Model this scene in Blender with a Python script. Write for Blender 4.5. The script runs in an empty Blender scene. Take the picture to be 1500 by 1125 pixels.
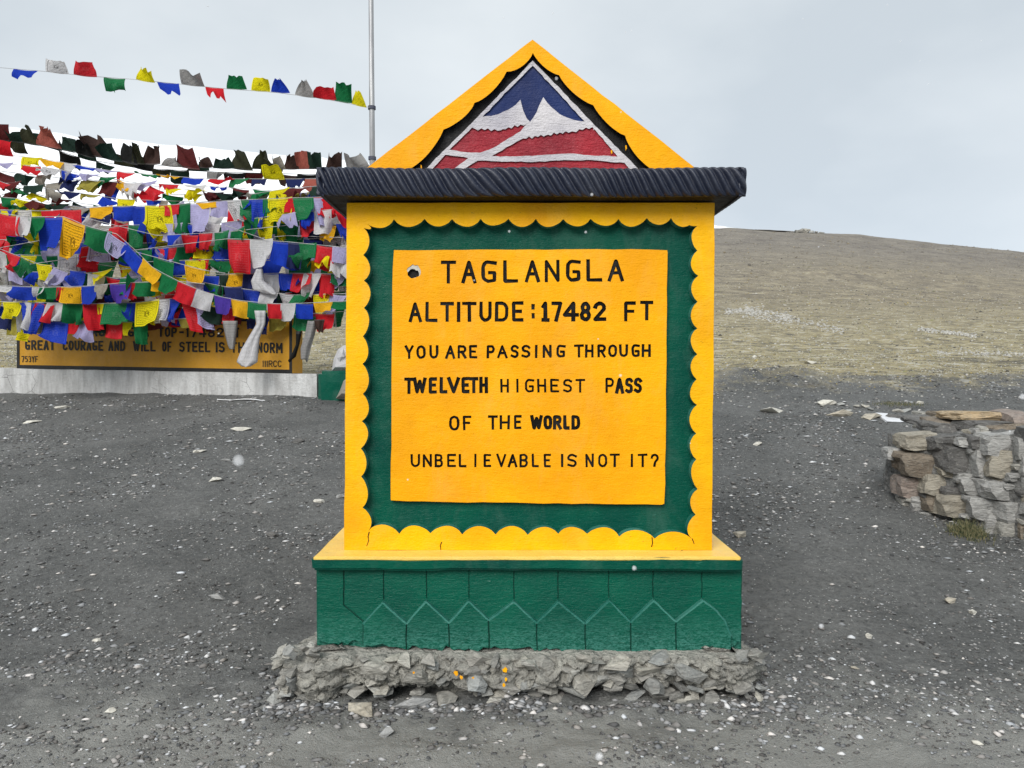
import bpy, bmesh, math, random
import numpy as np
from mathutils import Vector, Matrix
from mathutils.geometry import delaunay_2d_cdt
random.seed(7); rng = np.random.default_rng(7)
S = bpy.context.scene
C = S.collection
R = math.radians

# ------------------------------------------------------------------ camera, world, sun, exposure
F = 1133.0; EYE = 1.6; PITCH = R(1.39)
cam = bpy.data.cameras.new('camera'); cam.sensor_width = 36; cam.lens = F / 1500 * 36
cam.clip_start = 0.05; cam.clip_end = 20000
co = bpy.data.objects.new('camera', cam); C.objects.link(co)
co.location = (0, 0, EYE); co.rotation_euler = (R(90) - PITCH, 0, 0)
S.camera = co
S.view_settings.view_transform = 'Standard'; S.view_settings.look = 'None'
S.view_settings.gamma = 1; S.view_settings.use_curve_mapping = False
S.view_settings.exposure = 1.0
S.cycles.use_denoising = True
S.cycles.max_bounces = 5; S.cycles.diffuse_bounces = 3; S.cycles.transparent_max_bounces = 8

SUN_EL = R(37); SUN_AZ = R(-160)          # azimuth from +Y, clockwise
sun_dir = Vector((math.sin(SUN_AZ) * math.cos(SUN_EL), math.cos(SUN_AZ) * math.cos(SUN_EL), math.sin(SUN_EL)))
sl = bpy.data.lights.new('sun', 'SUN'); sl.energy = 1.5; sl.angle = R(34); sl.color = (1, .975, .94)
so = bpy.data.objects.new('sun', sl); C.objects.link(so)
so.rotation_euler = sun_dir.to_track_quat('Z', 'Y').to_euler()

W = bpy.data.worlds.new('World'); S.world = W; W.use_nodes = True
nt = W.node_tree; nt.nodes.clear()
def wn(t): return nt.nodes.new(t)
out = wn('ShaderNodeOutputWorld'); mx = wn('ShaderNodeMixShader'); b1 = wn('ShaderNodeBackground'); b2 = wn('ShaderNodeBackground')
sky = wn('ShaderNodeTexSky'); sky.sky_type = 'NISHITA'; sky.sun_disc = False
sky.sun_elevation = SUN_EL; sky.sun_rotation = SUN_AZ; sky.altitude = 5000
nt.links.new(sky.outputs[0], b1.inputs[0]); b1.inputs[1].default_value = .1
tc = wn('ShaderNodeTexCoord'); mp = wn('ShaderNodeMapping'); mp.inputs['Scale'].default_value = (1.2, 1.2, 2.2)
mp.inputs['Location'].default_value = (.35, 0, .12)
nz = wn('ShaderNodeTexNoise'); nz.inputs['Scale'].default_value = 1.9; nz.inputs['Detail'].default_value = 5; nz.inputs['Roughness'].default_value = .48
nt.links.new(tc.outputs['Generated'], mp.inputs[0]); nt.links.new(mp.outputs[0], nz.inputs[0])
rp = wn('ShaderNodeValToRGB'); e = rp.color_ramp.elements
e[0].position = .36; e[0].color = (.325, .357, .380, 1); e[1].position = .66; e[1].color = (.425, .452, .465, 1)
nt.links.new(nz.outputs[0], rp.inputs[0]); nt.links.new(rp.outputs[0], b2.inputs[0]); b2.inputs[1].default_value = 1.0
mx.inputs[0].default_value = .93
nt.links.new(b1.outputs[0], mx.inputs[1]); nt.links.new(b2.outputs[0], mx.inputs[2]); nt.links.new(mx.outputs[0], out.inputs[0])

# ------------------------------------------------------------------ pixel -> world helpers (1500 x 1125 photo pixels)
ca, sa = math.cos(PITCH), math.sin(PITCH)
def ray(px, py):
    a, b = (px - 750) / F, (562.5 - py) / F
    return Vector((a, ca + b * sa, -sa + b * ca))
def at(px, py, Y):
    d = ray(px, py); t = Y / d.y
    return Vector((d.x * t, Y, EYE + d.z * t))
def M(px, py, Y):
    p = at(px, py, Y); return (p.x, p.z)

# ------------------------------------------------------------------ numpy value noise
def _h(i, j, s):
    n = (i * 374761393 + j * 668265263 + s * 1442695041) & 0x7fffffff
    n = ((n ^ (n >> 13)) * 1274126177) & 0x7fffffff
    return ((n ^ (n >> 16)) & 0xffff) / 65535.0
def vnoise(x, y, s=0):
    x = np.asarray(x, float); y = np.asarray(y, float)
    i = np.floor(x).astype(np.int64); j = np.floor(y).astype(np.int64)
    fx = x - i; fy = y - j; fx = fx * fx * (3 - 2 * fx); fy = fy * fy * (3 - 2 * fy)
    return ((_h(i, j, s) * (1 - fx) + _h(i + 1, j, s) * fx) * (1 - fy) + (_h(i, j + 1, s) * (1 - fx) + _h(i + 1, j + 1, s) * fx) * fy) - .5
def fbm(x, y, s=0, o=4):
    r = 0; a = 1.0
    for k in range(o):
        r = r + a * vnoise(x * 2 ** k, y * 2 ** k, s + k); a *= .5
    return r

PY = [-50, 0, 4.1, 5, 7, 9, 11.3, 12.5, 14, 16, 20, 25, 40, 70, 100, 150, 200, 260, 300, 330, 400, 600, 1500, 8000]
PT = [None]*7
PZ = [-.3, -.02, 0.0, .1, .43, .78, 1.145, 1.40, 1.50, 1.60, 1.80, 2.05, 3.6, 1.6 + 70 * .085, 1.6 + 100 * .108, 1.6 + 150 * .133, 1.6 + 200 * .152, 1.6 + 260 * .168, 1.6 + 300 * .174, 1.6 + 330 * .1715, 58, 55, 45, 30]
def height(x, y):
    x = np.asarray(x, float); y = np.asarray(y, float)
    sh = .367 * np.clip(-2.87 - x, 0, 9)
    yb = 11.2 + sh
    yp = np.where(y < 4, y, np.where(y < yb, 4 + (y - 4) * 7.2 / (7.2 + sh), 11.2 + (y - yb)))
    yp = np.where(y > 30, y, np.where(y > yb, 11.2 + (y - yb) * (30 - 11.2) / (30 - yb), yp))
    z = np.interp(yp, PY, PZ)
    u = x / np.maximum(y, 5)
    cr = np.interp(u, [-1, 0, .264, .397, .485, .574, .662, 1], [1.05, 1.02, 1.0, .973, .928, .877, .837, .75])
    k = np.clip((y - 30) / 60, 0, 1)
    z = np.where(z > 1.6, 1.6 + (z - 1.6) * (1 + (cr - 1) * k), z)
    near = np.exp(-np.maximum(y - 4, 0) / 14)
    z = z + fbm(x * 1.1, y * 1.1, 3, 3) * .055 * near + fbm(x * 5, y * 5, 9, 4) * .026 * near + np.clip(fbm(x * 2.3, y * 6, 77, 4), .12, 1) * .06 * near
    z = z + fbm(x * .25, y * .25, 14, 4) * np.clip((y - 11.5) / 6, 0, 1) * .22
    z = z + fbm(x * .03, y * .03, 21, 4) * np.clip((y - 40) / 80, 0, 1) * 1.6
    # dark earth bank on the right behind the stones
    bank = np.exp(-((y - 12.3) / .7) ** 2) * np.clip((x - 2.5) / 1.0, 0, 1) * (1 - np.clip((x - 4.6) / .8, 0, 1)) * .13
    bank2 = np.exp(-((y - 12.8) / .6) ** 2) * np.clip((x - 6.6) / 1.2, 0, 1) * .03
    z = z + (bank + bank2) * (1 + 1.2 * fbm(x * 2.2, y * 2.2, 31, 3))
    # keep level round the monument foot
    return z
_YS = np.concatenate([np.arange(2.2, 20, .04), np.geomspace(20, 330, 500)])
def G(px, py):
    """ground point seen at a photo pixel"""
    d = ray(px, py); t = _YS / d.y; z = EYE + d.z * t
    hit = np.nonzero(z <= height(d.x * t, _YS))[0]
    Y = float(_YS[hit[0]]) if len(hit) else 320.0
    return Vector((d.x / d.y * Y, Y, float(height(d.x / d.y * Y, Y))))

# ------------------------------------------------------------------ material helpers
class NT:
    def __init__(s, name):
        s.m = bpy.data.materials.new(name); s.m.use_nodes = True; s.t = s.m.node_tree
        s.b = s.t.nodes['Principled BSDF']; s.o = s.t.nodes['Material Output']
    def n(s, typ, **kw):
        x = s.t.nodes.new(typ)
        for k, v in kw.items():
            if k in x.inputs: s.put(x.inputs[k], v)
            else: setattr(x, k, v)
        return x
    def put(s, sock, v):
        if hasattr(v, 'bl_idname') and hasattr(v, 'outputs'): s.t.links.new(v.outputs[0], sock)
        elif isinstance(v, bpy.types.NodeSocket): s.t.links.new(v, sock)
        elif isinstance(v, (tuple, list)) and len(v) == 3 and sock.type == 'RGBA': sock.default_value = (*v, 1)
        else: sock.default_value = v
    def coord(s, scale=(1, 1, 1), loc=(0, 0, 0), src='Object', rot=(0, 0, 0)):
        t = s.n('ShaderNodeTexCoord'); m = s.n('ShaderNodeMapping')
        m.inputs['Scale'].default_value = scale; m.inputs['Location'].default_value = loc; m.inputs['Rotation'].default_value = rot
        if src == 'World':
            g = s.n('ShaderNodeNewGeometry'); s.t.links.new(g.outputs['Position'], m.inputs[0])
        else: s.t.links.new(t.outputs[src], m.inputs[0])
        return m
    def noise(s, co, scale, detail=3, rough=.55, dist=0):
        return s.n('ShaderNodeTexNoise', Vector=co, Scale=scale, Detail=detail, Roughness=rough, Distortion=dist)
    def ramp(s, f, stops, interp='LINEAR'):
        r = s.n('ShaderNodeValToRGB'); s.put(r.inputs[0], f); r.color_ramp.interpolation = interp
        el = r.color_ramp.elements
        while len(el) < len(stops): el.new(.5)
        for e_, (p, c) in zip(el, stops):
            e_.position = p
            if not isinstance(c, (tuple, list)): c = (c, c, c)
            e_.color = (*c, 1)
        return r
    def mix(s, f, a, b, mode='MIX'):
        m = s.n('ShaderNodeMix', data_type='RGBA', blend_type=mode)
        s.put(m.inputs[0], f); s.put(m.inputs[6], a); s.put(m.inputs[7], b)
        return m.outputs[2]
    def math(s, op, a, b=0, clamp=False):
        m = s.n('ShaderNodeMath', operation=op, use_clamp=clamp); s.put(m.inputs[0], a); s.put(m.inputs[1], b); return m.outputs[0]
    def bump(s, h, strength, dist, normal=None):
        b = s.n('ShaderNodeBump'); s.put(b.inputs['Height'], h); b.inputs['Strength'].default_value = strength; b.inputs['Distance'].default_value = dist
        if normal is not None: s.put(b.inputs['Normal'], normal)
        return b
    def done(s, color=None, rough=None, normal=None, spec=None):
        if color is not None: s.put(s.b.inputs['Base Color'], color)
        if rough is not None: s.put(s.b.inputs['Roughness'], rough)
        if normal is not None: s.put(s.b.inputs['Normal'], normal)
        if spec is not None: s.b.inputs['Specular IOR Level'].default_value = spec
        return s.m

def paint(name, col, col2, rough=.42, bumpd=.0025, dirt=.5, edge=.0, spots=None, bevel=.004, seed=0., grainx=2.6, dark=(.03, .03, .03), spec=.4, brushk=.42):
    """oil paint brushed sideways over hand-floated plaster"""
    n = NT(name)
    st = n.coord((grainx, grainx, 15), (seed, 0, seed)); big = n.coord((1, 1, 1), (seed, seed, 0))
    brush = n.noise(st, 6.5, 5, .62, 1.1)
    lump = n.noise(big, 16, 4, .6); fine = n.noise(big, 95, 3, .6)
    h = n.math('ADD', n.math('MULTIPLY', brush, brushk), n.math('ADD', n.math('MULTIPLY', lump, .8), n.math('MULTIPLY', fine, .3)))
    var = n.noise(big, 2.3, 4, .6)
    c = n.mix(n.ramp(var, [(.35, 0), (.66, 1)]), col, col2)
    c = n.mix(n.math('MULTIPLY', n.ramp(brush, [(.3, 1), (.5, 0)]), .13), c, tuple(k * .62 for k in col))
    # patchy coats and rain-washed dust
    pt_ = n.noise(n.coord((1, 1, .45), (seed, 2, 1)), 5.5, 7, .72, .5)
    c = n.mix(n.math('MULTIPLY', n.ramp(pt_, [(.50, 0), (.68, 1)]), .22), c, tuple(min(1, k * .8 + .10) for k in col))
    c = n.mix(n.math('MULTIPLY', n.ramp(pt_, [(.30, 1), (.46, 0)]), .20), c, tuple(k * .6 for k in col))
    # small scratches and chips
    sc = n.noise(n.coord((3, 3, 9), (seed + 4, 0, 2)), 14, 4, .7, 1.2)
    c = n.mix(n.math('MULTIPLY', n.ramp(sc, [(.655, 0), (.70, 1)]), dirt), c, dark)
    if spots:
        sp = n.noise(n.coord((1.2, 1.2, 5), (seed + 9, 1, 2)), 22, 5, .75, .8)
        c = n.mix(n.math('MULTIPLY', n.ramp(sp, [(.62, 0), (.68, 1)]), spots[1]), c, spots[0])
    bv = n.n('ShaderNodeBevel', samples=3); bv.inputs['Radius'].default_value = bevel
    b = n.bump(h, .8, bumpd * 2.6, bv.outputs[0])
    rr = n.ramp(lump, [(.3, max(rough - .1, 0)), (.7, rough + .14)])
    return n.done(c, rr, b, spec)

YEL = paint('yellow_gloss_paint', (.95, .435, .001), (.84, .345, .002), .5, .0030, .4, seed=1.3, dark=(.2, .08, .01), spec=.15)
YELF = paint('yellow_frame_paint', (.95, .50, .001), (.82, .37, .004), .5, .0032, .8, seed=5.1, dark=(.12, .08, .02), spec=.15)
LEDGE = paint('pale_yellow_ledge_paint', (.9, .66, .16), (.88, .56, .10), .35, .003, .3, seed=2.2, dark=(.3, .2, .05))
GRN = paint('green_gloss_paint', (.001, .086, .052), (.001, .060, .042), .36, .0034, .2, spots=((.05, .20, .15), .5), seed=3.7, dark=(.05, .1, .08), spec=.12)
BLK = paint('black_letter_paint', (.004, .0035, .003), (.006, .005, .004), .5, .002, .0, bevel=.001, spots=((.06, .04, .02), .4), spec=.12)
NAVY = paint('dark_navy_gloss_paint', (.009, .013, .030), (.014, .019, .038), .44, .0016, .2, seed=8, spots=((.12, .14, .19), .5), dark=(.1, .1, .1), brushk=.1, spec=.55)
SOFF = paint('black_soffit_paint', (.006, .006, .008), (.012, .011, .011), .5, .004, .3, seed=4, dark=(.07, .06, .05), spec=.15)
BLUE = paint('blue_emblem_paint', (.009, .028, .13), (.012, .022, .09), .5, .003, .2, seed=6, dark=(.08, .09, .16), spec=.2)
RED = paint('crimson_emblem_paint', (.40, .016, .030), (.22, .010, .022), .5, .008, .5, seed=7, spots=((.6, .3, .3), .25), dark=(.12, .01, .02))
WHT = paint('white_emblem_paint', (.64, .61, .62), (.44, .42, .46), .5, .006, .6, seed=9, dark=(.2, .17, .17))

def plinth_paint():
    """green paint wearing pale towards the broken bottom edge, where splash and damp strip it"""
    n = NT('worn_green_plinth_paint')
    st = n.coord((2.6, 2.6, 13)); big = n.coord()
    brush = n.noise(st, 6.5, 5, .65, 1.0); lump = n.noise(big, 14, 5, .65); fine = n.noise(big, 80, 3, .6)
    h = n.math('ADD', n.math('MULTIPLY', brush, .6), n.math('ADD', n.math('MULTIPLY', lump, .9), n.math('MULTIPLY', fine, .25)))
    c = n.mix(n.ramp(n.noise(big, 2.5, 4), [(.35, 0), (.65, 1)]), (.0015, .102, .060), (.002, .074, .048))
    g = n.n('ShaderNodeNewGeometry'); sx = n.n('ShaderNodeSeparateXYZ'); n.t.links.new(g.outputs['Position'], sx.inputs[0])
    wear = n.math('SUBTRACT', 1, n.math('DIVIDE', n.math('SUBTRACT', sx.outputs[2], .22), .17), True)
    sp = n.noise(n.coord((1, 1, 2.4)), 34, 8, .8, 1.4)
    m = n.math('MULTIPLY', wear, n.ramp(sp, [(.46, 0), (.54, 1)]), True)
    c = n.mix(n.math('MULTIPLY', m, .6), c, (.07, .25, .20))
    sp2 = n.noise(n.coord((1, 1, 6), (3, 3, 3)), 22, 6, .78, 1)
    c = n.mix(n.math('MULTIPLY', n.ramp(sp2, [(.63, 0), (.70, 1)]), .7), c, (.22, .36, .31))
    bv = n.n('ShaderNodeBevel', samples=3); bv.inputs['Radius'].default_value = .006
    return n.done(c, n.ramp(lump, [(.3, .26), (.7, .45)]), n.bump(h, .85, .011, bv.outputs[0]), .18)
PLN = plinth_paint()
def simple(name, c1, c2, rough=.8, scale=8, bumpd=.005, spec=.3, bs=30, src='Object', c3=None):
    n = NT(name); co_ = n.coord(src=src)
    a = n.noise(co_, scale, 5, .6); b = n.noise(co_, bs, 5, .65)
    c = n.mix(n.ramp(a, [(.35, 0), (.65, 1)]), c1, c2)
    if c3: c = n.mix(n.ramp(n.noise(co_, scale * 3.1, 4, .7), [(.55, 0), (.68, 1)]), c, c3)
    return n.done(c, rough, n.bump(n.math('ADD', b, n.math('MULTIPLY', a, .6)), .8, bumpd), spec)
GROOVE = simple('green_joint_paint', (.002, .045, .03), (.004, .07, .046), .5)
EDGE = paint('green_edge_highlight_paint', (.008, .12, .09), (.06, .24, .19), .35, .004, .5, seed=3, dark=(.003, .06, .04))  # green made paler to put the highlight on raised edges into the colour

def rock_mat(name, cols, dust=(.26, .25, .23), lichen=None, bumpd=.02):
    n = NT(name); co_ = n.coord(src='World'); oi = n.n('ShaderNodeObjectInfo')
    if len(cols) == 1: cols = [cols[0], tuple(k * .82 for k in cols[0])]
    base = n.ramp(oi.outputs['Random'], [(i / max(len(cols) - 1, 1), c) for i, c in enumerate(cols)])
    a = n.noise(co_, 9, 5, .65); b = n.noise(co_, 45, 5, .7); strata = n.noise(n.coord((2, 2, 8), src='World'), 6, 5, .65, 1.6)
    c = n.mix(n.ramp(a, [(.3, .0), (.7, .55)]), base.outputs[0], dust)
    c = n.mix(n.math('MULTIPLY', n.ramp(strata, [(.35, .7), (.55, 0)]), .7), c, (.045, .042, .04))
    c = n.mix(n.math('MULTIPLY', n.ramp(b, [(.56, 0), (.66, 1)]), .35), c, (.45, .44, .40))
    if lichen: c = n.mix(n.ramp(n.noise(co_, 13, 4), [(.57, 0), (.62, 1)]), c, lichen)
    h = n.math('ADD', n.math('MULTIPLY', strata, .8), n.math('ADD', a, n.math('MULTIPLY', b, .5)))
    return n.done(c, .85, n.bump(h, .9, bumpd), .25)
SLATE = rock_mat('foundation_slate', [(.38, .36, .32), (.22, .215, .20), (.50, .47, .40), (.19, .19, .18), (.33, .35, .35), (.54, .51, .44)], (.46, .445, .40))
def mortar_mat(name, a_, b_, bd=.05):
    n = NT(name); w = n.coord(src='World'); A = n.noise(w, 11, 6, .7); B = n.noise(w, 55, 5, .75)
    V = n.n('ShaderNodeTexVoronoi', Vector=w, Scale=34.0)
    c = n.mix(n.ramp(A, [(.35, 0), (.62, 1)]), a_, b_); c = n.mix(n.math('MULTIPLY', n.ramp(B, [(.3, 1), (.48, 0)]), .7), c, tuple(k * .3 for k in a_))
    h = n.math('ADD', n.math('MULTIPLY', A, 1.3), n.math('ADD', n.math('MULTIPLY', B, .6), n.math('MULTIPLY', V.outputs['Distance'], .5)))
    return n.done(c, .92, n.bump(h, 1, bd), .15)
MORTAR = mortar_mat('crumbled_mortar', (.36, .35, .315), (.62, .60, .53))
WSTONE = {k: rock_mat('wall_stone_' + k, [v], d, bumpd=.025) for k, v, d in (
    ('grey', (.42, .415, .395), (.54, .53, .505)), ('tan', (.38, .34, .27), (.47, .44, .37)), ('dark', (.14, .135, .13), (.25, .245, .23)),
    ('pink', (.34, .27, .23), (.38, .34, .30)), ('orange', (.52, .38, .22), (.58, .48, .34)), ('brown', (.25, .20, .15), (.35, .31, .25)), ('pale', (.42, .405, .36), (.50, .485, .44)))}

def ground_mat():
    n = NT('gravel_and_tundra'); w = n.coord(src='World')
    g = n.n('ShaderNodeNewGeometry'); sx = n.n('ShaderNodeSeparateXYZ'); n.t.links.new(g.outputs['Position'], sx.inputs[0])
    X, Y = sx.outputs[0], sx.outputs[1]
    Y = n.math('SUBTRACT', Y, n.math('MULTIPLY', n.math('MINIMUM', n.math('MAXIMUM', n.math('SUBTRACT', -2.87, X), 0), 9), .367))
    # ---- crushed dark gravel
    a = n.noise(w, .9, 7, .72); b = n.noise(w, 26, 5, .75); fine = n.noise(w, 110, 3, .8)
    c = n.mix(n.ramp(a, [(.32, 0), (.68, 1)]), (.115, .119, .117), (.27, .272, .262))
    c = n.mix(n.ramp(b, [(.3, .75), (.62, 0)]), c, (.05, .05, .05))
    v1 = n.n('ShaderNodeTexVoronoi', Vector=w, Scale=75.0); s1 = n.n('ShaderNodeSeparateColor'); n.t.links.new(v1.outputs['Color'], s1.inputs[0])
    c = n.mix(n.ramp(s1.outputs[0], [(.0, 0), (.55, .1), (1, .55)]), c, (.20, .20, .19))
    sp = n.math('MULTIPLY', n.ramp(s1.outputs[1], [(.935, 0), (.945, 1)], 'CONSTANT'), n.ramp(v1.outputs['Distance'], [(.3, 1), (.42, 0)]))
    c = n.mix(sp, c, (.45, .45, .43))
    v2 = n.n('ShaderNodeTexVoronoi', Vector=w, Scale=28.0); s2 = n.n('ShaderNodeSeparateColor'); n.t.links.new(v2.outputs['Color'], s2.inputs[0])
    sp2 = n.math('MULTIPLY', n.ramp(s2.outputs[1], [(.93, 0), (.94, 1)], 'CONSTANT'), n.ramp(v2.outputs['Distance'], [(.18, 1), (.26, 0)]))
    c = n.mix(sp2, c, (.36, .36, .34))
    # dusty paler ground close to the foot of the monument
    dust = n.ramp(n.math('ADD', n.math('MULTIPLY', n.math('SUBTRACT', 4.05, Y), 1.0), n.math('MULTIPLY', n.math('SUBTRACT', n.noise(w, 2.4, 5, .6), .5), 2.6)), [(.05, 0), (.75, 1)])
    c = n.mix(n.math('MULTIPLY', dust, .75), c, (.37, .37, .345))
    # ---- tundra slope
    yw = n.math('ADD', Y, n.math('MULTIPLY', n.math('SUBTRACT', n.noise(w, .45, 5, .7), .5), 9))
    t1 = n.ramp(n.noise(w, 1.3, 9, .85), [(.40, (.12, .115, .10)), (.48, (.33, .29, .19)), (.54, (.46, .39, .22)), (.60, (.60, .58, .52))])
    t2 = n.ramp(n.noise(w, .3, 12, .9), [(.40, (.13, .115, .095)), (.5, (.25, .215, .155)), (.60, (.42, .37, .26))])
    t3 = n.mix(n.ramp(n.noise(w, .12, 14, .88), [(.42, 0), (.60, 1)]), (.145, .130, .115), (.265, .24, .20))
    hill = n.mix(n.ramp(n.math('DIVIDE', yw, 100), [(.25, 0), (.75, 1)]), t1.outputs[0], t2.outputs[0])
    hill = n.mix(n.ramp(n.math('DIVIDE', yw, 300), [(.3, 0), (.75, 1)]), hill, t3)
    vh = n.n('ShaderNodeTexVoronoi', Vector=w, Scale=3.2); sh = n.n('ShaderNodeSeparateColor'); n.t.links.new(vh.outputs['Color'], sh.inputs[0])
    hs = n.math('MULTIPLY', n.ramp(sh.outputs[1], [(.84, 0), (.85, 1)], 'CONSTANT'), n.ramp(vh.outputs['Distance'], [(.2, 1), (.36, 0)]))
    hill = n.mix(n.math('MULTIPLY', hs, .8), hill, (.58, .56, .50))
    hill = n.mix(n.math('MULTIPLY', n.ramp(n.noise(n.coord((.25, 1, 1), src='World'), .5, 7, .75), [(.57, 0), (.66, 1)]), .5), hill, (.10, .095, .088))
    edge = n.ramp(n.math('DIVIDE', n.math('SUBTRACT', n.math('ADD', Y, n.math('MULTIPLY', n.math('SUBTRACT', n.noise(w, 1.1, 6, .75), .5), 6)), 11.1), 2.6), [(.25, 0), (.8, 1)])
    c = n.mix(edge, c, hill)
    h = n.math('ADD', n.math('MULTIPLY', b, 1.0), n.math('ADD', n.math('MULTIPLY', fine, .5), n.math('MULTIPLY', s1.outputs[0], .3)))
    return n.done(c, .92, n.bump(h, 1.0, .03), .2)

def cloth(name, col, ink=None, ink_amt=.0, transl=.35, varied=.15):
    n = NT(name); uv = n.coord(src='UV'); oi = n.n('ShaderNodeObjectInfo')
    t = n.n('ShaderNodeTexCoord'); sx = n.n('ShaderNodeSeparateXYZ'); n.t.links.new(t.outputs['UV'], sx.inputs[0])
    U, V = sx.outputs[0], sx.outputs[1]
    c = n.mix(n.math('MULTIPLY', oi.outputs['Random'], varied * 2), col, tuple(min(1, k * .55 + .02) for k in col))
    c = n.mix(n.math('MULTIPLY', n.ramp(n.noise(uv, 2.2, 6, .7, .6), [(.38, 0), (.66, 1)]), .5), c, tuple(min(1, k * .6 + .015) for k in col))
    c = n.mix(n.math('MULTIPLY', n.math('GREATER_THAN', V, .93), .4), c, tuple(min(1, k * .7 + .12) for k in col))
    if ink_amt > 0:
        du = n.math('ABSOLUTE', n.math('SUBTRACT', U, .5)); dv = n.math('ABSOLUTE', n.math('SUBTRACT', V, .5))
        mxd = n.math('MAXIMUM', du, dv)
        inside = n.math('LESS_THAN', mxd, .38)
        border = n.math('MULTIPLY', n.math('GREATER_THAN', mxd, .405), n.math('LESS_THAN', mxd, .43))
        rows = n.math('GREATER_THAN', n.math('SINE', n.math('MULTIPLY', V, 88)), -.1)
        glyph = n.ramp(n.noise(n.coord((46, 26, 1), src='UV'), 1, 2, .6), [(.47, 0), (.52, 1)])
        txt = n.math('MULTIPLY', n.math('MULTIPLY', inside, rows), glyph)
        rr = n.math('SQRT', n.math('ADD', n.math('POWER', du, 2), n.math('POWER', dv, 2)))
        disc = n.math('LESS_THAN', n.math('ADD', rr, n.math('MULTIPLY', n.noise(n.coord((9, 9, 1), src='UV'), 1, 2), .18)), .24)
        mot = n.math('MULTIPLY', disc, n.ramp(n.noise(n.coord((13, 13, 1), src='UV'), 1, 3, .6), [(.44, 0), (.48, 1)]))
        txt = n.math('MULTIPLY', txt, n.math('SUBTRACT', 1, disc))
        k = n.math('MULTIPLY', n.math('ADD', n.math('ADD', txt, border), mot, True), ink_amt)
        c = n.mix(k, c, ink or tuple(q * .2 for q in col))
    wr = n.noise(n.coord((6, 3, 1), src='UV'), 1.3, 5, .6, .5)
    b = n.bump(wr, .7, .03)
    n.done(c, .8, b, .15)
    tr = n.n('ShaderNodeBsdfTranslucent'); n.put(tr.inputs[0], c)
    ms = n.n('ShaderNodeMixShader'); ms.inputs[0].default_value = transl
    n.t.links.new(n.b.outputs[0], ms.inputs[1]); n.t.links.new(tr.outputs[0], ms.inputs[2]); n.t.links.new(ms.outputs[0], n.o.inputs[0])
    return n.m
COLS = dict(blue=(.010, .050, .52), red=(.70, .014, .026), green=(.005, .18, .055), yellow=(.92, .80, .008), gold=(.98, .52, .012),
            white=(.74, .73, .74), lilac=(.50, .47, .74), purple=(.09, .045, .42))
FLAG = {}
for k_, v_ in COLS.items():
    FLAG[k_] = cloth(k_ + '_flag_cloth', v_, None, .22)
    FLAG[k_ + 'P'] = cloth(k_ + '_printed_flag_cloth', v_, tuple(q * .12 for q in v_) if k_ not in ('green', 'blue', 'red') else tuple(min(1, q * .8 + .10) for q in v_), .8 if k_ not in ('green', 'blue', 'red') else .5, varied=.05)
for k_, v_ in dict(maroon=(.12, .018, .018), black=(.010, .011, .010), olive=(.035, .037, .016), moss=(.010, .034, .022), coral=(.42, .11, .08), beige=(.36, .33, .28), brown=(.065, .035, .028), navy=(.012, .02, .10), grey=(.36, .35, .34), ochre=(.42, .36, .06)).items():
    FLAG[k_] = cloth(k_ + '_weathered_flag_cloth', v_, None, .25, .25)
CORD = simple('white_cord', (.5, .5, .5), (.3, .3, .3), .8)

# ------------------------------------------------------------------ object helpers
def wloc(o):
    v = Vector((0, 0, 0))
    while o is not None: v += o.location; o = o.parent
    return v
def mesh_obj(name, verts, faces, mats, parent=None, mi=None, uvs=None, smooth=False, loc=None):
    """verts in world metres; a child keeps them relative to its thing's base"""
    base = wloc(parent) if parent is not None else Vector(loc or (0, 0, 0))
    me = bpy.data.meshes.new(name)
    me.from_pydata([(v[0] - base.x, v[1] - base.y, v[2] - base.z) for v in verts], [], faces)
    if not isinstance(mats, (list, tuple)): mats = [mats]
    for m in mats: me.materials.append(m)
    if mi: me.polygons.foreach_set('material_index', mi)
    if smooth: me.polygons.foreach_set('use_smooth', [True] * len(me.polygons))
    if uvs:
        ul = me.uv_layers.new(name='UVMap')
        for lp in me.loops: ul.data[lp.index].uv = uvs[lp.vertex_index]
    me.update()
    o = bpy.data.objects.new(name, me); C.objects.link(o)
    if parent is not None: o.parent = parent
    else: o.location = base
    return o
def tag(o, label, cat=None, group=None, kind=None):
    if label: o['label'] = label
    if cat: o['category'] = cat
    if group: o['group'] = group
    if kind: o['kind'] = kind
    return o
def thing(name, loc, label, cat, group=None):
    o = bpy.data.objects.new(name, None); C.objects.link(o); o.location = loc; o.empty_display_size = .2
    return tag(o, label, cat, group)
def box_v(x0, x1, y0, y1, z0, z1):
    v = [(x, y, z) for x in (x0, x1) for y in (y0, y1) for z in (z0, z1)]
    f = [(0, 1, 3, 2), (4, 6, 7, 5), (0, 4, 5, 1), (2, 3, 7, 6), (0, 2, 6, 4), (1, 5, 7, 3)]
    return v, f
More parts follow.
